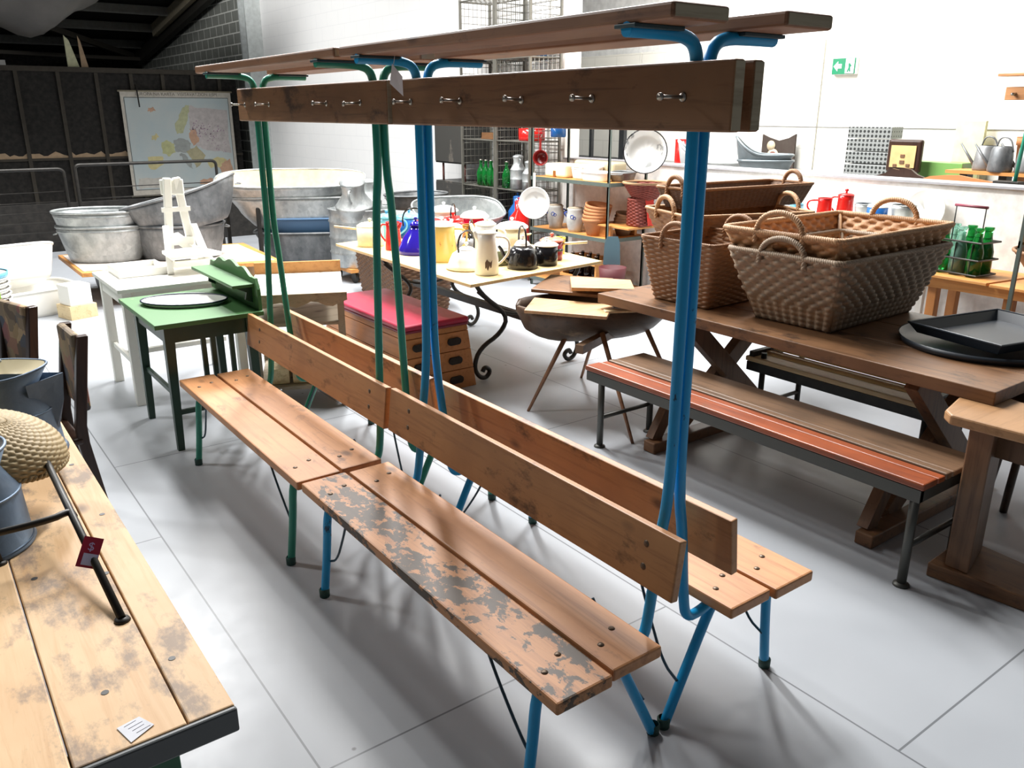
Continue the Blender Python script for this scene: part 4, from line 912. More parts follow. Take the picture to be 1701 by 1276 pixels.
def churn(label, x, y, z, r, h, rz=0, tilt=0, mat=M_ZINC, group='aluminium milk churns', cat='milk churn'):
    t = thing('milk_churn', label, cat, (x, y, z), group)
    Mx = Matrix.Translation((x, y, z)) @ Matrix.Rotation(rz, 4, 'Z') @ Matrix.Rotation(tilt, 4, 'Y')
    pr = [(0, 0), (r, 0), (r, h*.3), (r*1.03, h*.31), (r, h*.32), (r, h*.6), (r*1.03, h*.61), (r*.97, h*.63), (r*.6, h*.8), (r*.58, h*.9), (r*.66, h)]
    MB().lathe(pr, 28, M=Mx).build('body', mat, t)
    MB().lathe([(r*.68, h), (r*.68, h+.015), (r*.3, h+.03), (0, h+.032)], 24, M=Mx).build('lid', mat, t)
    for s in (-1, 1): MB().tube([Mx @ p for p in smoothpath([(s*r*.7, 0, h*.74), (s*r*1.15, 0, h*.86), (s*r*1.05, 0, h*.98), (s*r*.62, 0, h*.93)], 2)], r*.05+.002, 6).build('handle', mat, t)
    return t
churn('large milk churn standing tilted in the galvanised bin', 4.0, 8.22, .45, .2, .62, .9, -.28)
churn('milk churn standing upright in the galvanised bin behind the tilted one', 4.22, 8.4, .5, .15, .52, 2.0)
tub('zinc_bathtub', 'open zinc bathtub with rounded rim, left of the dark lockers', 4.95, 7.75, .42, 1.0, .6, .36, -.3, M_ZINC, .7, 3.2, tiltx=.35, group='tubs behind the enamelware table', cat='bathtub', handles=False)
tub('zinc_basin', 'zinc basin with a domed sheet lid stacked at the back by the white wall', 4.95, 8.6, .68, .8, .6, .16, .2, M_ZINCD, .8, 2.2, group='tubs behind the enamelware table', cat='basin', handles=True)
t = thing('tub_pallet', 'dark pallet under the tubs behind the enamelware table', 'pallet', (4.85, 8.1, 0))
MB().box(4.35, 5.35, 7.55, 8.95, .24, .3).build('deck', M_BRNW, t)
for x in (4.4, 5.25):
    for y in (7.6, 8.85): MB().box(x, x+.06, y, y+.06, 0, .24).build('leg', M_IRON, t)
# bed ends in front of the dark partition
def bed_end(label, x0, x1, y, h):
    t = thing('bed_end', label, 'bed end', ((x0+x1)/2, y, 0), 'black iron bed ends at the dark wall')
    P = smoothpath([(x0, y, 0), (x0, y, h-.12), (x0, y, h), (x0+.15, y, h), (x1-.15, y, h), (x1, y, h), (x1, y, h-.12), (x1, y, 0)], 3)
    MB().tube(P, .02, 8).build('arched_frame', M_IRON, t)
    for i in range(6): MB().tube([(x0+.02, y, .2+i*(h-.35)/6), (x1-.02, y, .2+i*(h-.35)/6)], .006, 6).build('cross_wire', M_IRON, t)
    return t
bed_end('black iron bed end, left one, in front of the dark wall', -.9, 1.78, 11.8, 1.08)
bed_end('black iron bed end, right one, below the wall map', 1.88, 3.6, 11.6, 1.13)
t = thing('floor_screen', 'long black panel added to hide the bright floor behind the bed ends', 'board', (1.2, 12.3, 0))  # added dark screen, keeps pale floor from showing below the partition
MB().box(-2.5, 4.9, 12.3, 12.34, 0, .62).build('board', M_BLACKFELT, t)
for x in (-2, 1, 4): MB().box(x, x+.05, 12.34, 12.7, 0, .05).build('foot', M_IRON, t)
t = thing('demijohn', 'dark glass demijohn on the floor beside the black rack legs', 'bottle', (2.75, 9.55, 0))
MB().lathe([(0, 0), (.08, 0), (.09, .04), (.09, .14), (.05, .2), (.025, .22), (.025, .3), (.03, .31)], 20, (2.78, 9.6, .3)).build('glass', M_DGLASS, t); MB().lathe([(0, 0), (.022, 0), (.022, .03), (0, .035)], 12, (2.78, 9.6, .6)).build('stopper', M_BOLT, t)
MB().box(2.6, 3.0, 9.45, 9.8, 0, .3).build('box', plain('dark_box', '#221e1c', .8), t)
# carton and boxes below the stack
t = thing('carton', 'opened cardboard carton of small boxes under the bathtub stack', 'box', (3.0, 8.95, 0))
MB().box(2.86, 3.22, 8.9, 9.2, 0.0, .02).box(2.86, 3.22, 8.9, 8.915, .02, .2).box(2.86, 3.22, 9.185, 9.2, .02, .2).box(2.86, 2.875, 8.9, 9.2, .02, .2).box(3.205, 3.22, 8.9, 9.2, .02, .2).build('carton', plain('kraft_card', '#a3835f', .8), t)
# white enamel baths and bowls, far left
tub('white_bath', 'white enamel baby bath standing tipped on end at the far left', .65, 8.6, .26, .95, .6, .3, .25, M_WHITE, .8, 4, tiltx=-.32, cat='bathtub', handles=False, group='white enamel baths at the far left')
tub('white_bath', 'white enamel bath lying upside down under the tipped one', .72, 8.55, .0, 1.0, .64, .24, .25, M_WHITE, .85, 4, cat='bathtub', handles=False, group='white enamel baths at the far left')
for i in range(6):
    lb = ['lowest white enamel bowl of the pile at the left edge', 'second white enamel bowl from the bottom at the left edge', 'third white enamel bowl from the bottom at the left edge', 'fourth white enamel bowl from the bottom at the left edge', 'white enamel bowl just under the blue rimmed one', 'topmost white enamel bowl with a broad sky blue rim'][i]
    t = thing('enamel_bowl', lb, 'bowl', (.45, 7.6, .25+.04*i), 'white enamel bowls at the left edge')
    MB().lathe([(0, 0), (.1, 0), (.19, .06), (.21, .09)], 32, (.42, 7.6, .25+.042*i)).build('bowl', M_WHITE, t, solid=.003)
    rm = M_SKY if i == 5 else M_WHITE
    MB().lathe([(.207, .088), (.218, .091), (.218, .1), (.207, .1)] if i < 5 else [(.2, .062), (.212, .062), (.22, .1), (.21, .1)], 32, (.42, 7.6, .25+.042*i)).build('rim', rm, t)
t = thing('white_stand', 'small white painted box under the enamel bowls', 'box', (.42, 7.6, 0)); MB().box(.22, .62, 7.4, 7.8, 0, .25).build('box', M_WHITEP, t, bevel=.01)
t = thing('white_box', 'small white carton in front of the black trolley wheel', 'box', (1.2, 8.3, 0)); MB().box(1.06, 1.26, 8.05, 8.25, .12, .3, RZ(.3, (1.15, 8.15, 0))).build('carton', M_WHITEP, t, bevel=.006); MB().box(1.04, 1.28, 8.03, 8.27, 0, .12, RZ(.3, (1.15, 8.15, 0))).build('base', M_PALEW, t)

# ---------------------------------------------------------------- wall map
def map_mat():
    t = NT('faded_map_paper', .6)
    sx = t.n('SeparateXYZ'); t.l(t.co.outputs['Object'], sx.inputs[0])
    base = '#b9c6c8'
    n = t.noise(t.mapping((1, 1, 1), rnd=False), 2.2, 5)
    t.col(t.mix(n, '#a9bec4', '#cfcfc8')); return t.m
t = thing('wall_map', 'large faded school map of Europe hanging on the dark wall', 'map', (4.5, 16.3, 1.2))
X0, X1, Z0, Z1 = 3.53, 5.46, .3, 2.1; Y = 16.29
def mp(u, v, d=0): return (X0+(X1-X0)*u, Y-.004-d, Z0+(Z1-Z0)*v)
MB().box(X0, X1, Y-.003, Y+.003, Z0, Z1).build('sheet', plain('map_border_paper', '#cfc8bb', .7), t)
MB().box(X0+.05, X1-.05, Y-.006, Y-.003, Z0+.1, Z1-.1).build('sea', map_mat(), t)
MB().tube([(X0-.03, Y, Z1), (X1+.03, Y, Z1)], .015, 8).build('top_rod', plain('map_rod', '#b0a68e', .5), t); MB().tube([(X0-.03, Y, Z0), (X1+.03, Y, Z0)], .015, 8).build('bottom_rod', MATS['map_rod'], t)
def land(poly, c, d, key):
    b = MB(); P = [Vector(mp(u, v, .003+d)) for u, v in poly]; Q = []
    r = random.Random(len(poly)*13+int(d*1e5))
    for a, c_ in zip(P, P[1:]+P[:1]):
        for k in range(4):
            p = a.lerp(c_, k/4); Q.append((p.x+r.uniform(-.016, .016), p.y, p.z+r.uniform(-.016, .016)))
    b.add([tuple(p) for p in Q], [tuple(range(len(Q)))]); b.build('land', plain(key, c, .7), t)
land([(.46, .6), (.44, .66), (.5, .78), (.55, .86), (.6, .87), (.57, .75), (.54, .66), (.5, .59)], '#c0c29a', .001, 'map_olive')
land([(.6, .87), (.66, .84), (.95, .83), (.95, .4), (.75, .42), (.62, .47), (.6, .6), (.58, .7), (.58, .8)], '#c8c0bd', .0005, 'map_pink')
land([(.58, .64), (.63, .63), (.66, .52), (.6, .48), (.57, .55)], '#cfa68a', .0015, 'map_orange')
land([(.3, .5), (.36, .53), (.42, .5), (.42, .42), (.36, .37), (.31, .41)], '#c3c491', .0011, 'map_lime')
land([(.17, .38), (.3, .37), (.31, .3), (.22, .24), (.16, .28)], '#d3c893', .0012, 'map_sand')
land([(.42, .54), (.52, .55), (.58, .5), (.56, .43), (.5, .4), (.43, .43)], '#a4a8a4', .0014, 'map_grey')
land([(.52, .42), (.62, .47), (.7, .38), (.66, .3), (.6, .25), (.57, .33)], '#b6ae8c', .0013, 'map_brown')
land([(.45, .4), (.5, .4), (.55, .3), (.57, .24), (.54, .26), (.49, .34)], '#a9aaa0', .0015, 'map_grey')
land([(.7, .32), (.82, .36), (.9, .33), (.86, .25), (.74, .25)], '#d5cf95', .001, 'map_sand')
land([(.86, .3), (.94, .34), (.95, .17), (.84, .18), (.82, .24)], '#d3a078', .0016, 'map_orange')
land([(.62, .13), (.75, .15), (.8, .1), (.7, .08), (.62, .09)], '#d2ab86', .0016, 'map_orange')
land([(.06, .07), (.33, .07), (.33, .17), (.06, .17)], '#cfcac0', .001, 'map_legend')
land([(.22, .56), (.27, .6), (.29, .57), (.25, .53)], '#d2b583', .001, 'map_sand')
land([(.22, .83), (.27, .85), (.29, .82), (.24, .8)], '#d2ab86', .001, 'map_orange')
rs = random.Random(5)
b = MB()
for k in range(90):
    u = .6+.3*rs.random()**1.3; v = .62-.28*(u-.6)/.3*rs.random()-.02+.12*rs.random(); sz = .004+.007*rs.random()
    b.add([mp(u, v, .008), mp(u+sz*1.6, v+sz*.4, .008), mp(u+sz, v+sz*1.4, .008)], [(0, 1, 2)])
o_ = b.build('town_marks', plain('map_purple', '#a887a0', .7), t); o_['kind'] = 'stuff'
b = MB()
for z_ in (.06, .94):
    b.tube([mp(.03, z_, .006), mp(.97, z_, .006)], .004, 4)
for u_ in (.03, .97): b.tube([mp(u_, .06, .006), mp(u_, .94, .006)], .004, 4)
b.build('frame_line', plain('map_line', '#6f6a60', .7), t)
text('EUROPA NA KARTA  VISITAVATZION 1:5M', .075, Matrix.Translation(((X0+X1)/2, Y-.007, Z1-.05)) @ Matrix.Rotation(PI/2, 4, 'X'), plain('faded_ink', '#7c746a', .8), t, 'title')
t2 = thing('hook_rod', 'short black hanging hook over the top edge of the map', 'hook', (3.75, 16.2, 2.1))
MB().tube([(3.8, 16.27, 2.2), (3.8, 16.2, 2.12), (3.81, 16.2, 1.83)], .012, 8).build('rod', M_IRON, t2)

# ---------------------------------------------------------------- wire lockers
def wire_column(label, x0, x1, y0, y1, zs, grid=.075):
    t = thing('wire_locker', label, 'locker', ((x0+x1)/2, (y0+y1)/2, 0), 'grey wire lockers against the white wall')
    for x in (x0, x1):
        for y in (y0, y1): MB().box(x-.012, x+.012, y-.012, y+.012, 0, zs[-1]+.02).build('post', M_WIRE, t)
    for a, z in enumerate(zs):
        m = MB(); r = .008
        m.tube([(x0, y0, z), (x1, y0, z), (x1, y1, z), (x0, y1, z)], r, 6, closed=True)
        n = int((y1-y0)/grid)
        for i in range(1, n): m.tube([(x0, y0+(y1-y0)*i/n, z), (x1, y0+(y1-y0)*i/n, z)], .003, 4)
        for i in range(1, 6): m.tube([(x0+(x1-x0)*i/6, y0, z), (x0+(x1-x0)*i/6, y1, z)], .003, 4)
        m.build('wire_shelf', M_WIRE, t)
    for yy, nm in ((y1, 'side_mesh'), (y0, 'side_mesh')):
        m = MB()
        for i in range(1, 7): m.tube([(x0+(x1-x0)*i/7, yy, zs[0]), (x0+(x1-x0)*i/7, yy, zs[-1])], .003, 4)
        z = zs[0]+grid
        while z < zs[-1]: m.tube([(x0, yy, z), (x1, yy, z)], .003, 4); z += grid
        m.build(nm, M_WIRE, t)
    m = MB(); n = int((y1-y0)/grid)
    for i in range(1, n): m.tube([(x1, y0+(y1-y0)*i/n, zs[0]), (x1, y0+(y1-y0)*i/n, zs[-1])], .003, 4)
    z = zs[0]+grid
    while z < zs[-1]: m.tube([(x1, y0, z), (x1, y1, z)], .003, 4); z += grid
    m.build('back_mesh', M_WIRE, t)
    return t
ZS = (.06, .5, .94, 1.45, 1.96, 2.28, 2.9)
wire_column('left column of grey wire lockers holding green bottles', 5.45, 5.85, 7.71, 8.36, ZS)
wire_column('right column of grey wire lockers holding milk cans', 5.45, 5.85, 7.08, 7.68, ZS)
t = thing('locker_liner', 'dark sheet standing inside the left wire locker column', 'panel', (5.7, 8.3, .06)); MB().box(5.5, 5.83, 7.73, 7.74, .07, 1.9).build('sheet', plain('black_sheet', '#1f1f1f', .7), t)
for i, (z0, z1) in enumerate(((.94, .2), (1.16, 1.75))):
    pass
for lb, z0, z1 in (('dark metal cabinet with a scuffed front, lower one left of the wire lockers', .0, .95), ('dark metal cabinet, upper one left of the wire lockers', 1.16, 1.75)):
    t = thing('metal_cabinet', lb, 'cabinet', (5.6, 8.75, z0), 'dark cabinets left of the wire lockers')
    MB().box(5.5, 5.88, 8.42, 9.05, z0, z1).build('body', paint('scuffed_dark_metal', '#3b3a37', chip='#5d5851', amt=.6, sc=5, rough=.5), t, bevel=.004)
    MB().box(5.485, 5.5, 8.44, 9.03, z0+.02, z1-.02).build('door', MATS['scuffed_dark_metal'], t)
t = thing('cabinet_prop', 'thin red-brown props between the two dark cabinets', 'stand', (5.6, 8.7, .95), None)
for y in (8.47, 8.95): MB().tube([(5.55, y, .95), (5.55, y, 1.16)], .014, 8).build('prop', plain('red_brown_prop', '#6a3a33', .6), t)
def bottle(x, y, z, h, r, mat, label, group, cat='bottle', name='glass_bottle'):
    nk = 1.5 if 'carrier' in group else 1.0
    t = thing(name, label, cat, (x, y, z), group)
    MB().lathe([(0, 0), (r, .002), (r, h*.5), (r*.8, h*.62), (r*.36*nk, h*.8), (r*.33*nk, h*.94), (r*.42*nk, h*.95), (r*.42*nk, h)], 20, (x, y, z)).build('glass', mat, t)
    if nk == 1: MB().lathe([(0, 0), (r*.36, 0), (r*.36, .012), (0, .014)], 12, (x, y, z+h)).build('stopper', M_BOLT, t)
    return t
k = 0
for y, lb in ((8.1, 'green glass bottle, furthest left in the wire locker'), (8.0, 'green glass bottle, second from left in the wire locker'), (7.9, 'green glass bottle, third from left in the wire locker'), (7.8, 'green glass bottle right beside the locker divider'), (7.6, 'green glass bottle just right of the locker divider')):
    bottle(5.53, y, .95, .27, .05, M_GGLASS, lb, 'green bottles in the wire lockers')
bottle(5.55, 7.79, .51, .34, .06, plain('pale_green_glaze', '#5fae6c', .2), 'pale green bottle in the locker cell below the bottles', 'green bottles in the wire lockers')
churn('bright aluminium milk can with neck handle in the right wire locker', 5.56, 7.43, .95, .085, .33, 1.2, group='milk cans in the right wire locker', cat='milk can')
churn('smaller ribbed aluminium milk can next to it at the locker edge', 5.56, 7.22, .95, .08, .28, 1.2, group='milk cans in the right wire locker', cat='milk can')
vessel('enamel_can', 'tall dark blue enamel milk can in the lower locker cell', 'can', 5.55, 7.42, .51, [(.1, 0), (.105, .02), (.105, .2), (.05, .28), (.05, .35)], M_BLUEE, (.052, .02), M_BLUEE, group='enamel cans in the lockers')
vessel('enamel_can', 'tall bright red enamel can beside the blue one in front of the lockers', 'can', 5.36, 7.14, .42, [(.1, 0), (.105, .02), (.105, .26), (.045, .33), (.045, .42)], M_RED, (.046, .02), M_RED, group='enamel cans in the lockers')
vessel('enamel_pot', 'red enamel casserole on the upper locker shelf', 'pot', 5.6, 7.24, 1.46, potp(.14, .12), M_RED, group='enamel cans in the lockers')
vessel('enamel_pot', 'blue enamel pot on the top right locker shelf', 'pot', 5.75, 6.98, 1.5, potp(.08, .12), M_BLUEE, group='enamel cans in the lockers')
t = thing('wooden_crate', 'small open wooden box on the upper left locker shelf', 'box', (5.6, 7.9, 1.46))
MB().box(5.5, 5.7, 7.75, 8.05, 1.46, 1.475).box(5.5, 5.512, 7.75, 8.05, 1.475, 1.53).box(5.688, 5.7, 7.75, 8.05, 1.475, 1.53).box(5.5, 5.7, 7.75, 7.762, 1.475, 1.53).box(5.5, 5.7, 8.038, 8.05, 1.475, 1.53).build('box', M_TABLEW, t)
basket('orange wicker basket on top of the wire lockers seen under the blue bench shelf', (5.66, 8.25), (.3, .5), (.36, .6), 2.29, 2.5, 0, M_BASK_A, M_ROPE, 'wicker', 12, 24, 'none', .006)
tub('blue_tub', 'bright blue enamel tub on the top shelf of the right wire locker', 5.64, 7.35, 2.3, .34, .5, .16, 0, M_BLUEE, .85, 2.4, cat='tub')
tub('grey_blue_tub', 'grey-blue tub on the top shelf of the left wire locker', 5.62, 7.82, 2.3, .3, .2, .12, 0, paint('grey_blue_enamel', '#6f8f9c', amt=.7), .85, 2.4, cat='tub', handles=False)
# hanging pans at the locker end
def pan(label, c, r, depth, n, mat, hdir=(0, 0, 1), hl=.14, inner=None, hook=(0, 0, 0)):
    t = thing('hanging_pan', label, 'pan', c, 'pans hanging by the wire lockers')
    q = Vector(n).normalized().to_track_quat('Z', 'Y').to_matrix().to_4x4(); Mx = Matrix.Translation(c) @ q
    MB().lathe([(0, 0), (r*.7, 0), (r*.78, depth*.1), (r*.95, depth*.95), (r, depth)], 36, M=Mx).build('bowl', mat, t, solid=.003)
    MB().tube([Mx @ Vector((r*math.cos(2*PI*k/36), r*math.sin(2*PI*k/36), depth)) for k in range(36)], .005, 6, closed=True).build('rim', inner or mat, t)
    hk = Vector(c)+Vector(hdir)*((r+hl) if hl else r)+Vector(n).normalized()*depth
    MB().tube([hk, hk+Vector((.03, .01, .03)), Vector(hook)], .004, 6).build('hook', M_WIRE, t)
    if hl: MB().beam(Vector(c)+Vector(hdir)*(r*.98)+Vector(n).normalized()*depth, Vector(c)+Vector(hdir)*(r+hl)+Vector(n).normalized()*depth, .03, .008).build('handle', mat, t)
    return t
pan('small dark red enamel saucepan hanging beside the milk cans', (5.44, 6.86, 1.3), .075, .07, (-.8, -.6, .1), paint('oxblood_enamel', '#7a1d1b', chip='#3c0f0e', amt=.75, rough=.3), hl=.12, hook=(5.45, 7.06, 1.52))
pan('big white enamel pan hanging below the shelf end', (5.25, 6.72, .87), .155, .06, (-.75, -.65, .15), M_WHITE, hl=.14, hook=(5.35, 6.88, 1.1))
# ---------------------------------------------------------------- steel shelf unit
t = thing('shelf_unit', 'green-grey steel angle shelf unit with orange wooden shelves of crocks and pans', 'shelf', (5.6, 6.3, 0))
for x in (5.36, 5.84):
    for y in (5.75, 6.9): MB().box(x-.016, x+.004, y-.004, y+.016, 0, 2.1).box(x-.016, x-.012, y-.016, y+.016, 0, 2.1).build('post', M_SHELFG, t)
for z in (.09, .605, 1.12, 2.0):
    MB().box(5.35, 5.85, 5.74, 6.91, z-.004, z+.006).build('shelf_board', M_ORANGEW, t)
    MB().box(5.34, 5.35, 5.73, 6.92, z-.03, z+.004).box(5.34, 5.86, 5.725, 5.735, z-.03, z+.004).build('shelf_lip', M_SHELFG, t)
def boxy(name, label, cat, x0, x1, y0, y1, z0, z1, mat, bev=.02, group=None, rz=0, extra=None):
    t = thing(name, label, cat, ((x0+x1)/2, (y0+y1)/2, z0), group); Mx = RZ(rz, ((x0+x1)/2, (y0+y1)/2, 0))
    MB().box(x0, x1, y0, y1, z0, z1, Mx).build('body', mat, t, bevel=bev, seg=3)
    if extra: extra(t, Mx)
    return t
GS = 'enamelware on the steel shelf'
def latch(t, Mx): MB().box(5.40, 5.41, 6.6, 6.63, 1.13, 1.19).build('latch', plain('copper_latch', '#b0703a', .4, .5), t)
boxy('bread_bin', 'cream enamel bread bin with copper latch at the left end of the upper shelf', 'bread bin', 5.41, 5.62, 6.45, 6.78, 1.126, 1.26, M_CREAM, .025, GS, extra=latch)
boxy('bread_bin', 'beige enamel box lid behind the cream bread bin', 'bread bin', 5.64, 5.82, 6.0, 6.6, 1.126, 1.29, paint('beige_enamel', '#c9bb9a', amt=.75, rough=.3), .03, GS)
tub('enamel_roaster', 'white enamel oval roasting dish in the middle of the upper shelf', 5.52, 6.25, 1.126, .24, .36, .12, 0, M_WHITE, .85, 2.3, cat='dish', group=GS)
tub('enamel_roaster', 'white oblong enamel dish with rust mark, front of the upper shelf', 5.43, 6.02, 1.126, .16, .36, .08, 0, M_WHITE, .85, 2.6, cat='dish', group=GS, handles=False)
tub('tin_pan', 'grey tin loaf pan at the right end of the upper shelf', 5.62, 5.85, 1.126, .3, .2, .08, .4, M_ZINCD, .8, 3.5, cat='pan', group=GS)
pan('large white enamel basin with black rim hanging above the upper shelf', (5.5, 5.45, 1.41), .19, .08, (-.72, -.68, .12), paint('worn_white_enamel', '#e9e8e4', chip='#8d8f8e', amt=.6, sc=6, rough=.35), hl=0, inner=M_BLACKE, hook=(5.5, 5.74, 2.0))
def crock(label, x, y, z, r, h):
    t = thing('stoneware_crock', label, 'crock', (x, y, z), 'salt glazed crocks on the lower shelf')
    MB().lathe([(0, 0), (r*.75, 0), (r*.78, h*.12), (r, h*.45), (r, h*.7), (r*.85, h*.9), (r*.92, h)], 28, (x, y, z)).build('body', M_STONE, t, solid=.004)
    MB().lathe([(0, h-.005), (r*.8, h-.005), (r*.8, h+.008), (0, h+.015)], 24, (x, y, z)).build('lid', M_GREYW, t)
    a0 = math.atan2(-y, -x)
    b = MB()
    for cx_, cz_, rr_ in ((-.35, .66, .2), (-.1, .62, .15)):
        b.tube([(x+r*1.01*math.cos(a0+cx_+rr_*math.cos(q)), y+r*1.01*math.sin(a0+cx_+rr_*math.cos(q)), z+h*(cz_)+r*rr_*1.0*math.sin(q)) for q in [2*PI*i/14 for i in range(14)]], .004, 5, closed=True)
    b.build('cobalt_pattern', M_COBALT, t)
    for s in (-1, 1): MB().tube(smoothpath([(x+math.cos(a0+s*1.3)*r*.95, y+math.sin(a0+s*1.3)*r*.95, z+h*.85), (x+math.cos(a0+s*1.3)*r*1.3, y+math.sin(a0+s*1.3)*r*1.3, z+h*.8), (x+math.cos(a0+s*1.3)*r*.98, y+math.sin(a0+s*1.3)*r*.98, z+h*.65)], 2), .008, 6).build('ear', M_COBALT, t)
crock('grey stoneware crock with blue mark, left one on the lower shelf', 5.47, 6.66, .612, .085, .23)
crock('grey stoneware crock with blue pattern beside the terracotta pots', 5.45, 6.33, .612, .09, .23)
for i in range(5):
    t = thing('terracotta_pot', ('lowest terracotta pot, base of the nested stack', 'second terracotta pot from the bottom of the stack', 'third terracotta pot from the bottom of the stack', 'fourth terracotta pot from the bottom, near the top', 'topmost terracotta pot, tilted on the nested stack')[i], 'flowerpot', (5.45, 6.1, .612+.032*i), 'nested terracotta pots')
    Mx = Matrix.Translation((5.44+.004*i, 6.02, .612+.033*i)) @ Matrix.Rotation(.04*i, 4, 'X')
    MB().lathe([(0, 0), (.075, 0), (.115, .13), (.125, .13), (.128, .165)], 28, M=Mx).build('pot', M_CLAY, t, solid=.006)
for i in range(4):
    t = thing('terracotta_pot', ('lowest dark clay pot of the short stack at the right', 'second dark clay pot of the short stack', 'third dark clay pot of the short stack', 'topmost dark clay pot, tipped open, of the short stack')[i], 'flowerpot', (5.65, 5.85, .612), 'nested dark clay pots')
    Mx = Matrix.Translation((5.66+.005*i, 5.86, .612+.028*i)) @ Matrix.Rotation(.05*i, 4, 'X')
    MB().lathe([(0, 0), (.06, 0), (.095, .1), (.1, .13)], 24, M=Mx).build('pot', plain('dark_clay', '#8a6647', .8), t, solid=.005)
# low shelf: bottle crate and cart
t = thing('bottle_crate', 'wooden crate of dark bottles on the bottom shelf', 'crate', (5.45, 6.15, .1))
for a in ((5.34, 5.36), (5.62, 5.64)):
    MB().box(a[0], a[1], 5.9, 6.42, .1, .2).box(a[0], a[1], 5.9, 6.42, .33, .38).build('side', M_ORANGEW, t)
for y in (5.9, 6.4): MB().box(5.36, 5.62, y, y+.02, .1, .38).build('end', M_ORANGEW, t)
for i in range(4):
    for j in range(2):
        bottle(5.43+.13*j, 5.98+.115*i, .1, .3, .042, M_DGLASS, 'dark brown bottle in the wooden crate, '+('front' if j == 0 else 'rear')+' row, '+('nearest the shelf corner post', 'second from the shelf corner post', 'third from the shelf corner post', 'furthest from the shelf corner post')[i], 'dark bottles in the crate')
t = thing('wall_box', 'dark red tin wall box with a blue-grey back plate hanging off the shelf post', 'wall box', (5.2, 5.6, .35))
c_ = (5.2, 5.5)
MB().lathe([(0, .2), (.1, .2), (.125, .42)], 24, (c_[0], c_[1], -.02)).build('bucket', paint('oxblood_tin', '#4f1a1e', chip='#7d5a54', amt=.75, rough=.6), t, solid=.003)
MB().prism([(-.08, 0), (.08, 0), (.07, .2), (.05, .26), (-.05, .26), (-.07, .2)], -.003, .003, Matrix.Translation((c_[0]+.08, c_[1]+.1, .4)) @ Matrix.Rotation(math.radians(-40), 4, 'Z') @ Matrix.Rotation(PI/2, 4, 'X')).build('back_plate', paint('blue_grey_tin', '#56707a', chip='#38454a', amt=.7), t)
MB().tube([(c_[0]+.08, c_[1]+.1, .64), (5.34, 5.726, .6)], .008, 6).build('strap', M_IRON, t)
# wicker hamper under the enamel table
basket('dark openwork wicker hamper on the floor under the enamelware table', (3.85, 7.0), (.5, 1.1), (.6, 1.25), 0, .5, -.15, M_BASK_D, M_BASK_D, 'wicker', 24, 60, 'none', .008, rr=.12)

# ---------------------------------------------------------------- right-hand wall: small table, bottle carrier, coiled basket
t = thing('side_table', 'small orange wooden table against the right wall with a bottle carrier', 'table', (5.6, 2.3, 0))
MB().prism([(5.34, 2.76), (5.32, 2.3), (5.86, 2.22), (5.86, 2.8)], .73, .75).build('top', M_ORANGEW, t, bevel=.004)
MB().prism([(5.32, 2.285), (5.3, 1.4), (5.86, 1.35), (5.86, 2.2)], .726, .746).build('top_leaf', M_ORANGEW, t, bevel=.004)
for x, y in ((5.42, 2.66), (5.78, 2.7), (5.45, 2.2), (5.78, 1.5)): MB().box(x-.03, x+.03, y-.03, y+.03, 0, .72).build('leg', wood('orange_leg_wood', '#b87a42', '#96602f', axis='z', knots=False), t, bevel=.004)
MB().box(5.38, 5.42, 1.5, 2.7, .66, .72).build('apron', M_ORANGEW, t)
t = thing('bottle_carrier', 'dark wire bottle carrier with red handle holding green bottles on the side table', 'bottle carrier', (5.5, 2.56, .75))
Mc = Matrix.Translation((5.52, 2.56, .75)) @ Matrix.Rotation(math.radians(-8), 4, 'Z')
for z in (.015, .11, .22):
    MB().tube([Mc @ Vector(p) for p in ((-.1, -.17, z), (.1, -.17, z), (.1, .17, z), (-.1, .17, z))], .006, 6, closed=True).build('hoop', M_IRON, t)
for i in range(2): MB().beam(Mc @ Vector((-.1, -.17+.113*(i+.0)+.056, .11)), Mc @ Vector((.1, -.17+.113*i+.056, .11)), .004, .2).build('divider', M_IRON, t)
m = MB(); m.tube([Mc @ Vector((0, -.1, .1)), Mc @ Vector((0, -.1, .43))], .004, 6); m.build('upright', M_IRON, t)
m = MB(); m.tube([Mc @ Vector((0, .1, .1)), Mc @ Vector((0, .1, .43))], .004, 6); m.build('upright', M_IRON, t)
MB().tube([Mc @ Vector((0, -.11, .43)), Mc @ Vector((0, .11, .43))], .009, 8).build('grip', plain('dark_red_grip', '#7d3042', .5), t)
names = [['front row, nearest the coiled basket', 'front row middle, pale aqua one', 'front row, left-hand end'], ['back row, nearest the coiled basket', 'back row middle', 'back row, left-hand end']]
for i in range(3):
    for j in range(2):
        p = Mc @ Vector((-.05+.1*j, -.113+.113*i, .006)); bottle(p.x, p.y, p.z, .3, .047, M_AGLASS if (i, j) in ((1, 0), (2, 1)) else M_GGLASS, 'glass bottle in the wire carrier, '+names[j][i], 'bottles in the wire carrier')
t = thing('coiled_basket', 'brown coiled straw basket on the side table at the right edge', 'basket', (5.6, 2.02, .75))
pr = []
for i in range(40):
    k = i/39; pr.append((.11+.15*k+(.003 if i % 2 else 0), .004+.2*k))
MB().lathe([(0, 0), (.11, 0)]+pr, 48, (5.56, 2.0, .748)).build('coiled_body', M_BASK_B, t, solid=.006)
MB().tube([(5.56+.262*math.cos(2*PI*k/40), 2.0+.262*math.sin(2*PI*k/40), .954) for k in range(40)], .01, 8, closed=True).build('rim', M_BASK_B, t)
t = thing('steel_rack', 'thin grey steel rack with a low orange shelf at the right edge', 'rack', (5.2, 1.9, 0))
for x, y in ((5.0, 2.02), (5.4, 1.3), (5.0, 1.2)): MB().box(x-.01, x+.01, y-.01, y+.01, 0, 2.1).build('post', M_SHELFG, t)
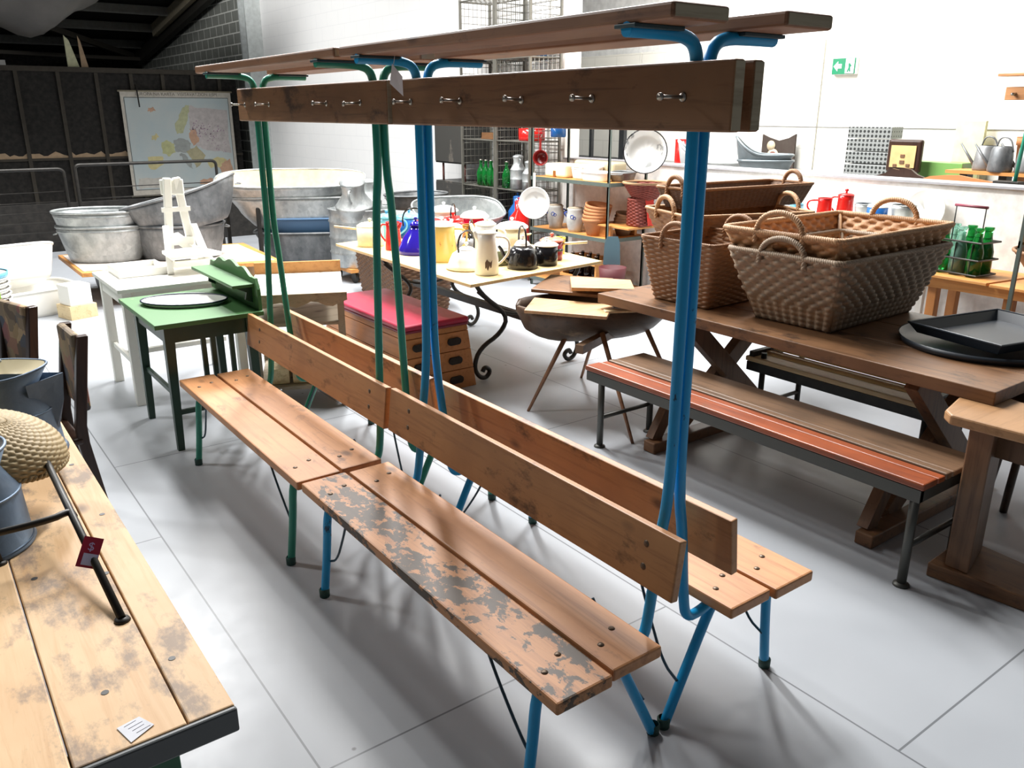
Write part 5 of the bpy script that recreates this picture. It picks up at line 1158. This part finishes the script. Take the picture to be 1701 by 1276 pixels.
MB().box(5.0, 5.42, 1.2, 2.02, .55, .57).build('shelf_board', M_ORANGEW, t); MB().box(5.0, 5.42, 1.2, 2.02, 1.05, 1.065).build('shelf_board', M_ORANGEW, t)
for z in (.55, 1.05): MB().box(4.99, 5.43, 2.02, 2.03, z-.02, z+.02).build('shelf_lip', M_SHELFG, t)
# shelf on low wall behind the baskets: white table edge with red jugs and pails
t = thing('wall_table', 'white topped table along the right wall behind the stacked baskets', 'table', (5.65, 3.6, 0))
MB().box(5.4, 5.88, 2.9, 4.4, .96, .98).build('top', M_WHITEP, t)
for x, y in ((5.43, 2.95), (5.43, 4.35), (5.83, 2.95), (5.83, 4.35)): MB().box(x-.02, x+.02, y-.02, y+.02, 0, .96).build('leg', M_WHITEP, t)
GW = 'things on the white wall table'
vessel('enamel_jug', 'bright red enamel jug, left of the pair behind the splint basket', 'jug', 5.6, 3.66, .98, tall(.055, .05, .16), M_RED, handle='side', rz=-1.0, group=GW)
vessel('enamel_jug', 'bright red enamel jug with side handle, right of the pair', 'jug', 5.66, 3.53, .98, tall(.06, .055, .19), M_RED, (.056, .015), M_RED, handle='side', rz=-1.6, group=GW)
vessel('enamel_jug', 'pale blue enamel jug with dark handle beside the big dark hamper', 'jug', 5.6, 3.9, .98, tall(.06, .05, .1), M_SKY, handle='side', hmat=plain('navy_handle', '#23345c', .3), rz=-1.4, group=GW)
vessel('zinc_pail', 'pale zinc pail, left of the blue pot on the wall table', 'pail', 5.66, 3.36, .98, tall(.06, .08, .14), M_ZINC, group=GW)
vessel('enamel_pot', 'royal blue enamel pot with white lid between two zinc pails', 'pot', 5.64, 3.26, .98, potp(.07, .13), M_BLUEE, (.072, .02), M_WHITE, group=GW)
vessel('zinc_pail', 'pale zinc pail, right of the blue pot on the wall table', 'pail', 5.7, 3.1, .98, tall(.06, .08, .15), M_ZINC, group=GW)
t = thing('white_dish', 'large white enamel dish leaning against the low wall', 'dish', (5.82, 2.98, .98)); MB().lathe([(0, 0), (.1, 0), (.14, .02), (.15, .022)], 32, M=Matrix.Translation((5.84, 3.02, 1.09)) @ Matrix.Rotation(-PI/2+.15, 4, 'Y')).build('dish', M_WHITE, t, solid=.003)
# red round basket and small wooden bench on the far side of the hampers
t = thing('wooden_stool', 'small orange footstool standing on the lower steel shelf behind the baskets', 'stool', (5.6, 5.9, .612))
MB().box(5.38, 5.82, 5.5, 6.0, .715, .735).build('top', M_ORANGEW, t, bevel=.005)
for x in (5.42, 5.74): MB().box(x, x+.03, 5.78, 5.98, .612, .715).build('leg', M_ORANGEW, t)
basket('small round red wicker basket with a red cloth on the orange footstool', (5.6, 5.58), (.2, .2), (.22, .22), .736, .98, 0, M_BASK_R, M_BASK_R, 'wicker', 16, 20, 'none', .006, rr=.1)
basket('round dark red wicker bowl stacked over the red basket', (5.62, 5.55), (.2, .2), (.38, .38), .98, 1.13, 0, M_BASK_R, M_ROPE, 'wicker', 14, 24, 'none', .005, rr=.16)
t = thing('red_cloth', 'bright red cloth hanging between the red basket and the brown wicker ones', 'cloth', (5.6, 5.45, .75)); MB().add([(5.55, 5.47, .985), (5.64, 5.46, .985), (5.65, 5.44, .86), (5.64, 5.43, .75), (5.57, 5.44, .75), (5.56, 5.45, .86)], [(0, 1, 2, 5), (5, 2, 3, 4)]).build('cloth', plain('red_cloth', '#d83a2c', .8), t, solid=.006)

# ---------------------------------------------------------------- things in the raised room beyond the low wall
SZ = 1.2
t = thing('exit_sign', 'green and white exit sign with arrow and running figure on the far right wall', 'sign', (7.48, 4.84, 2.15))
MB().box(7.455, 7.5, 4.715, 4.965, 2.085, 2.235).build('box', M_WHITE, t, bevel=.004)
MB().box(7.45, 7.455, 4.72, 4.96, 2.09, 2.23).build('green_panel', plain('exit_green', '#0f7d56', .4), t)
Mq = Matrix(((0, 0, 1, 7.447), (-1, 0, 0, 4.84), (0, 1, 0, 2.16), (0, 0, 0, 1)))
MB().prism([(-.105, 0), (-.06, .045), (-.06, .02), (-.02, .02), (-.02, -.02), (-.06, -.02), (-.06, -.045)], 0, .003, Mq).build('arrow', M_PAPER, t)
MB().box(.02, .11, -.065, .065, .0, .002, Mq).build('white_door', M_PAPER, t)
MB().prism([(.04, -.05), (.055, -.015), (.05, .02), (.065, .025), (.085, .0), (.07, -.01), (.08, -.05), (.065, -.05), (.06, -.03), (.05, -.055)], -.003, 0, Mq).build('running_figure', plain('exit_green', '#0f7d56', .4), t)
t = thing('perforated_rack', 'tall grey perforated tin racks stacked against the far wall', 'rack', (7.2, 4.3, SZ))
pm = NT('perforated_tin', .5, .4); vv = pm.n('TexVoronoi'); vv.inputs['Scale'].default_value = 26; vv.inputs['Randomness'].default_value = 0
pm.l(pm.mapping((1, 1, 1), rnd=False), vv.inputs['Vector']); pm.col(pm.mix(pm.ramp(vv.outputs['Distance'], [(.3, (1, 1, 1, 1)), (.36, (0, 0, 0, 1))]), '#8d908e', '#2f3130'))
for i in range(4): MB().box(7.12, 7.3, 4.08, 4.5, SZ+.108*i, SZ+.1+.108*i).build('tin_tray', pm.m, t, bevel=.004)
t = thing('tile_panel', 'brown framed ochre tile panel above a carved brown moulding beyond the low wall', 'ornament', (7.0, 3.88, SZ)); MB().box(6.98, 7.03, 3.72, 4.02, SZ+.06, SZ+.33).build('frame', M_MAHO, t, bevel=.02, seg=3); MB().box(6.97, 6.98, 3.76, 3.98, SZ+.1, SZ+.28).build('panel', plain('ochre_tile', '#d8b47c', .3), t)
for x_, z_, w_ in ((0, .135, .018), (0, .085, .02), (-.055, .06, .016), (.06, .055, .016)): MB().box(6.964, 6.972, 3.87+x_-w_, 3.87+x_+w_, SZ+.06+z_-w_*.7, SZ+.06+z_+w_*.7).build('tile_motif', plain('brown_motif', '#6b4a30', .5), t)
MB().prism([(-.22, 0), (.22, 0), (.22, .035), (.14, .06), (.08, .1), (.02, .11), (-.02, .09), (-.08, .1), (-.14, .06), (-.22, .035)], 0, .03, Matrix(((0, 0, 1, 6.8), (-1, 0, 0, 3.77), (0, 1, 0, SZ), (0, 0, 0, 1)))).build('carved_base', M_MAHO, t)
GB = 'things beyond the low wall'
boxy('green_box', 'green painted wooden box beyond the low wall', 'box', 7.1, 7.3, 3.42, 3.86, SZ, SZ+.15, paint('leaf_green', '#6f9a52', amt=.75), .006, GB)
boxy('yellow_panel', 'pale yellow board leaning on the far wall', 'panel', 7.38, 7.42, 3.42, 3.66, SZ, 1.68, plain('pale_yellow', '#e9e6b4', .7), .004, GB)
t = thing('plank_shelf', 'orange plank raised on blocks holding zinc watering cans', 'shelf', (7.0, 3.1, SZ)); MB().box(6.85, 7.15, 2.4, 3.43, SZ+.085, SZ+.11).build('plank', M_ORANGEW, t)
for y in (2.5, 3.0, 3.3): MB().box(6.95, 7.05, y, y+.06, SZ, SZ+.085).build('block', M_IRON, t)
def wcan(label, y, x=7.0, s=1.0, rose=True):
    t = thing('watering_can', label, 'watering can', (x, y, SZ+.11), 'zinc watering cans on the orange plank')
    Mx = Matrix.Translation((x, y, SZ+.11))
    MB().lathe([(0, 0), (.085*s, 0), (.09*s, .02), (.075*s, .17*s), (.06*s, .19*s)], 24, M=Mx).build('body', M_ZINCD, t)
    MB().tube([Mx @ Vector((0, .08*s, .03)), Mx @ Vector((-.0, .21*s, .2*s))], [.014, .008], 8).build('spout', M_ZINCD, t)
    MB().tube([Mx @ p for p in smoothpath([(0, .05*s, .18*s), (0, .03*s, .26*s), (0, -.05*s, .25*s), (0, -.08*s, .15*s)], 2)], .006, 6).build('handle', M_ZINCD, t)
wcan('zinc watering can, left one with raised spout', 3.2); wcan('zinc watering can, middle one, plain sided', 3.05, 6.92); wcan('zinc watering can, right one behind the green post', 2.86, 6.95, 1.05)
vessel('terracotta_jar', 'tall terracotta pot standing behind the watering cans', 'flowerpot', 7.3, 3.05, SZ, [(.04, 0), (.06, .3), (.07, .3), (.07, .36)], M_CLAY, group=GB)
t = thing('shaped_board', 'long orange shaped board lying on the raised floor by the low wall', 'board', (6.6, 3.2, SZ)); MB().prism([(-.28, 0), (.28, 0), (.28, .05), (.1, .075), (0, .09), (-.1, .085), (-.22, .07), (-.27, .05)], 0, .03, Matrix(((0, 0, 1, 6.6), (-1, 0, 0, 3.2), (0, 1, 0, SZ), (0, 0, 0, 1)))).build('board', paint('orange_wood_paint', '#c67846', amt=.75, rough=.6), t)
boxy('black_box', 'black low box next to the orange board', 'box', 6.55, 6.65, 2.74, 2.92, SZ, SZ+.07, M_IRON, .004, GB)
t = thing('coat_rack', 'small green framed cloakroom rack beyond the low wall at the right edge', 'coat rack', (6.6, 2.8, SZ))
MB().tube([(6.6, 2.79, SZ), (6.6, 2.76, 2.0)], .014, 8).build('post', M_GREEN, t); MB().box(6.57, 6.6, 2.3, 2.95, 1.83, 1.92).build('hook_board', M_PINE2, t, bevel=.004); MB().box(6.5, 6.65, 2.3, 2.99, 1.99, 2.01).build('shelf_board', M_PINE, t, bevel=.004)
MB().lathe([(0, 0), (.012, 0), (.01, .05), (0, .055)], 10, M=Matrix.Translation((6.57, 2.88, 1.87)) @ Matrix.Rotation(-PI/2, 4, 'Y')).build('peg', M_BOLT, t)
tub('zinc_bathtub', 'grey zinc bath with high curved end beyond the low wall, right of the hook boards', 6.62, 5.0, SZ, .5, .3, .12, 2.2, plain('slate_zinc', '#7d868a', .4, .5), .75, 2.6, -.0, tilt=0, cat='bathtub', group='baths beyond the low wall', handles=False)
tub('zinc_bathtub', 'upper grey bath with upswept end stacked on the other beyond the low wall', 6.62, 5.02, SZ+.05, .52, .3, .12, 2.2, plain('slate_zinc', '#7d868a', .4, .5), .75, 2.6, .16, cat='bathtub', group='baths beyond the low wall', handles=False)
tub('white_bath', 'pale enamel hip bath beside the blue post beyond the low wall', 6.6, 5.6, SZ, .7, .36, .08, 2.2, plain('pale_grey_enamel', '#d3d6d6', .3), .8, 2.4, .2, cat='bathtub', group='baths beyond the low wall', handles=False)
vessel('enamel_can', 'red enamel lid standing on edge behind the blue post', 'can', 6.66, 6.05, SZ, potp(.09, .28), M_RED, group=GB)
t = thing('hanging_rug', 'brown patterned rug panel with curled end beyond the low wall', 'rug', (7.4, 5.4, SZ)); MB().prism([(-.2, .02), (.2, 0), (.2, .34), (.12, .3), (.0, .27), (-.12, .3), (-.2, .33)], 0, .02, Matrix(((0, 0, 1, 7.4), (-1, 0, 0, 5.45), (0, 1, 0, SZ), (0, 0, 0, 1)))).build('panel', plain('dark_brown_rug', '#3a2f28', .9), t)
for (a, b_, r, m_) in ((-.05, .12, .07, '#c9b89a'), (-.05, .12, .045, '#6a3a30'), (-.08, .22, .05, '#c9b89a')): MB().lathe([(0, .0), (r, .0), (r, .004), (0, .005)], 24, M=Matrix.Translation((7.395-.002*(r < .05), 5.45-a, SZ+b_)) @ Matrix.Rotation(-PI/2, 4, 'Y')).build('ring_pattern', plain('rug'+m_, m_, .9), t)
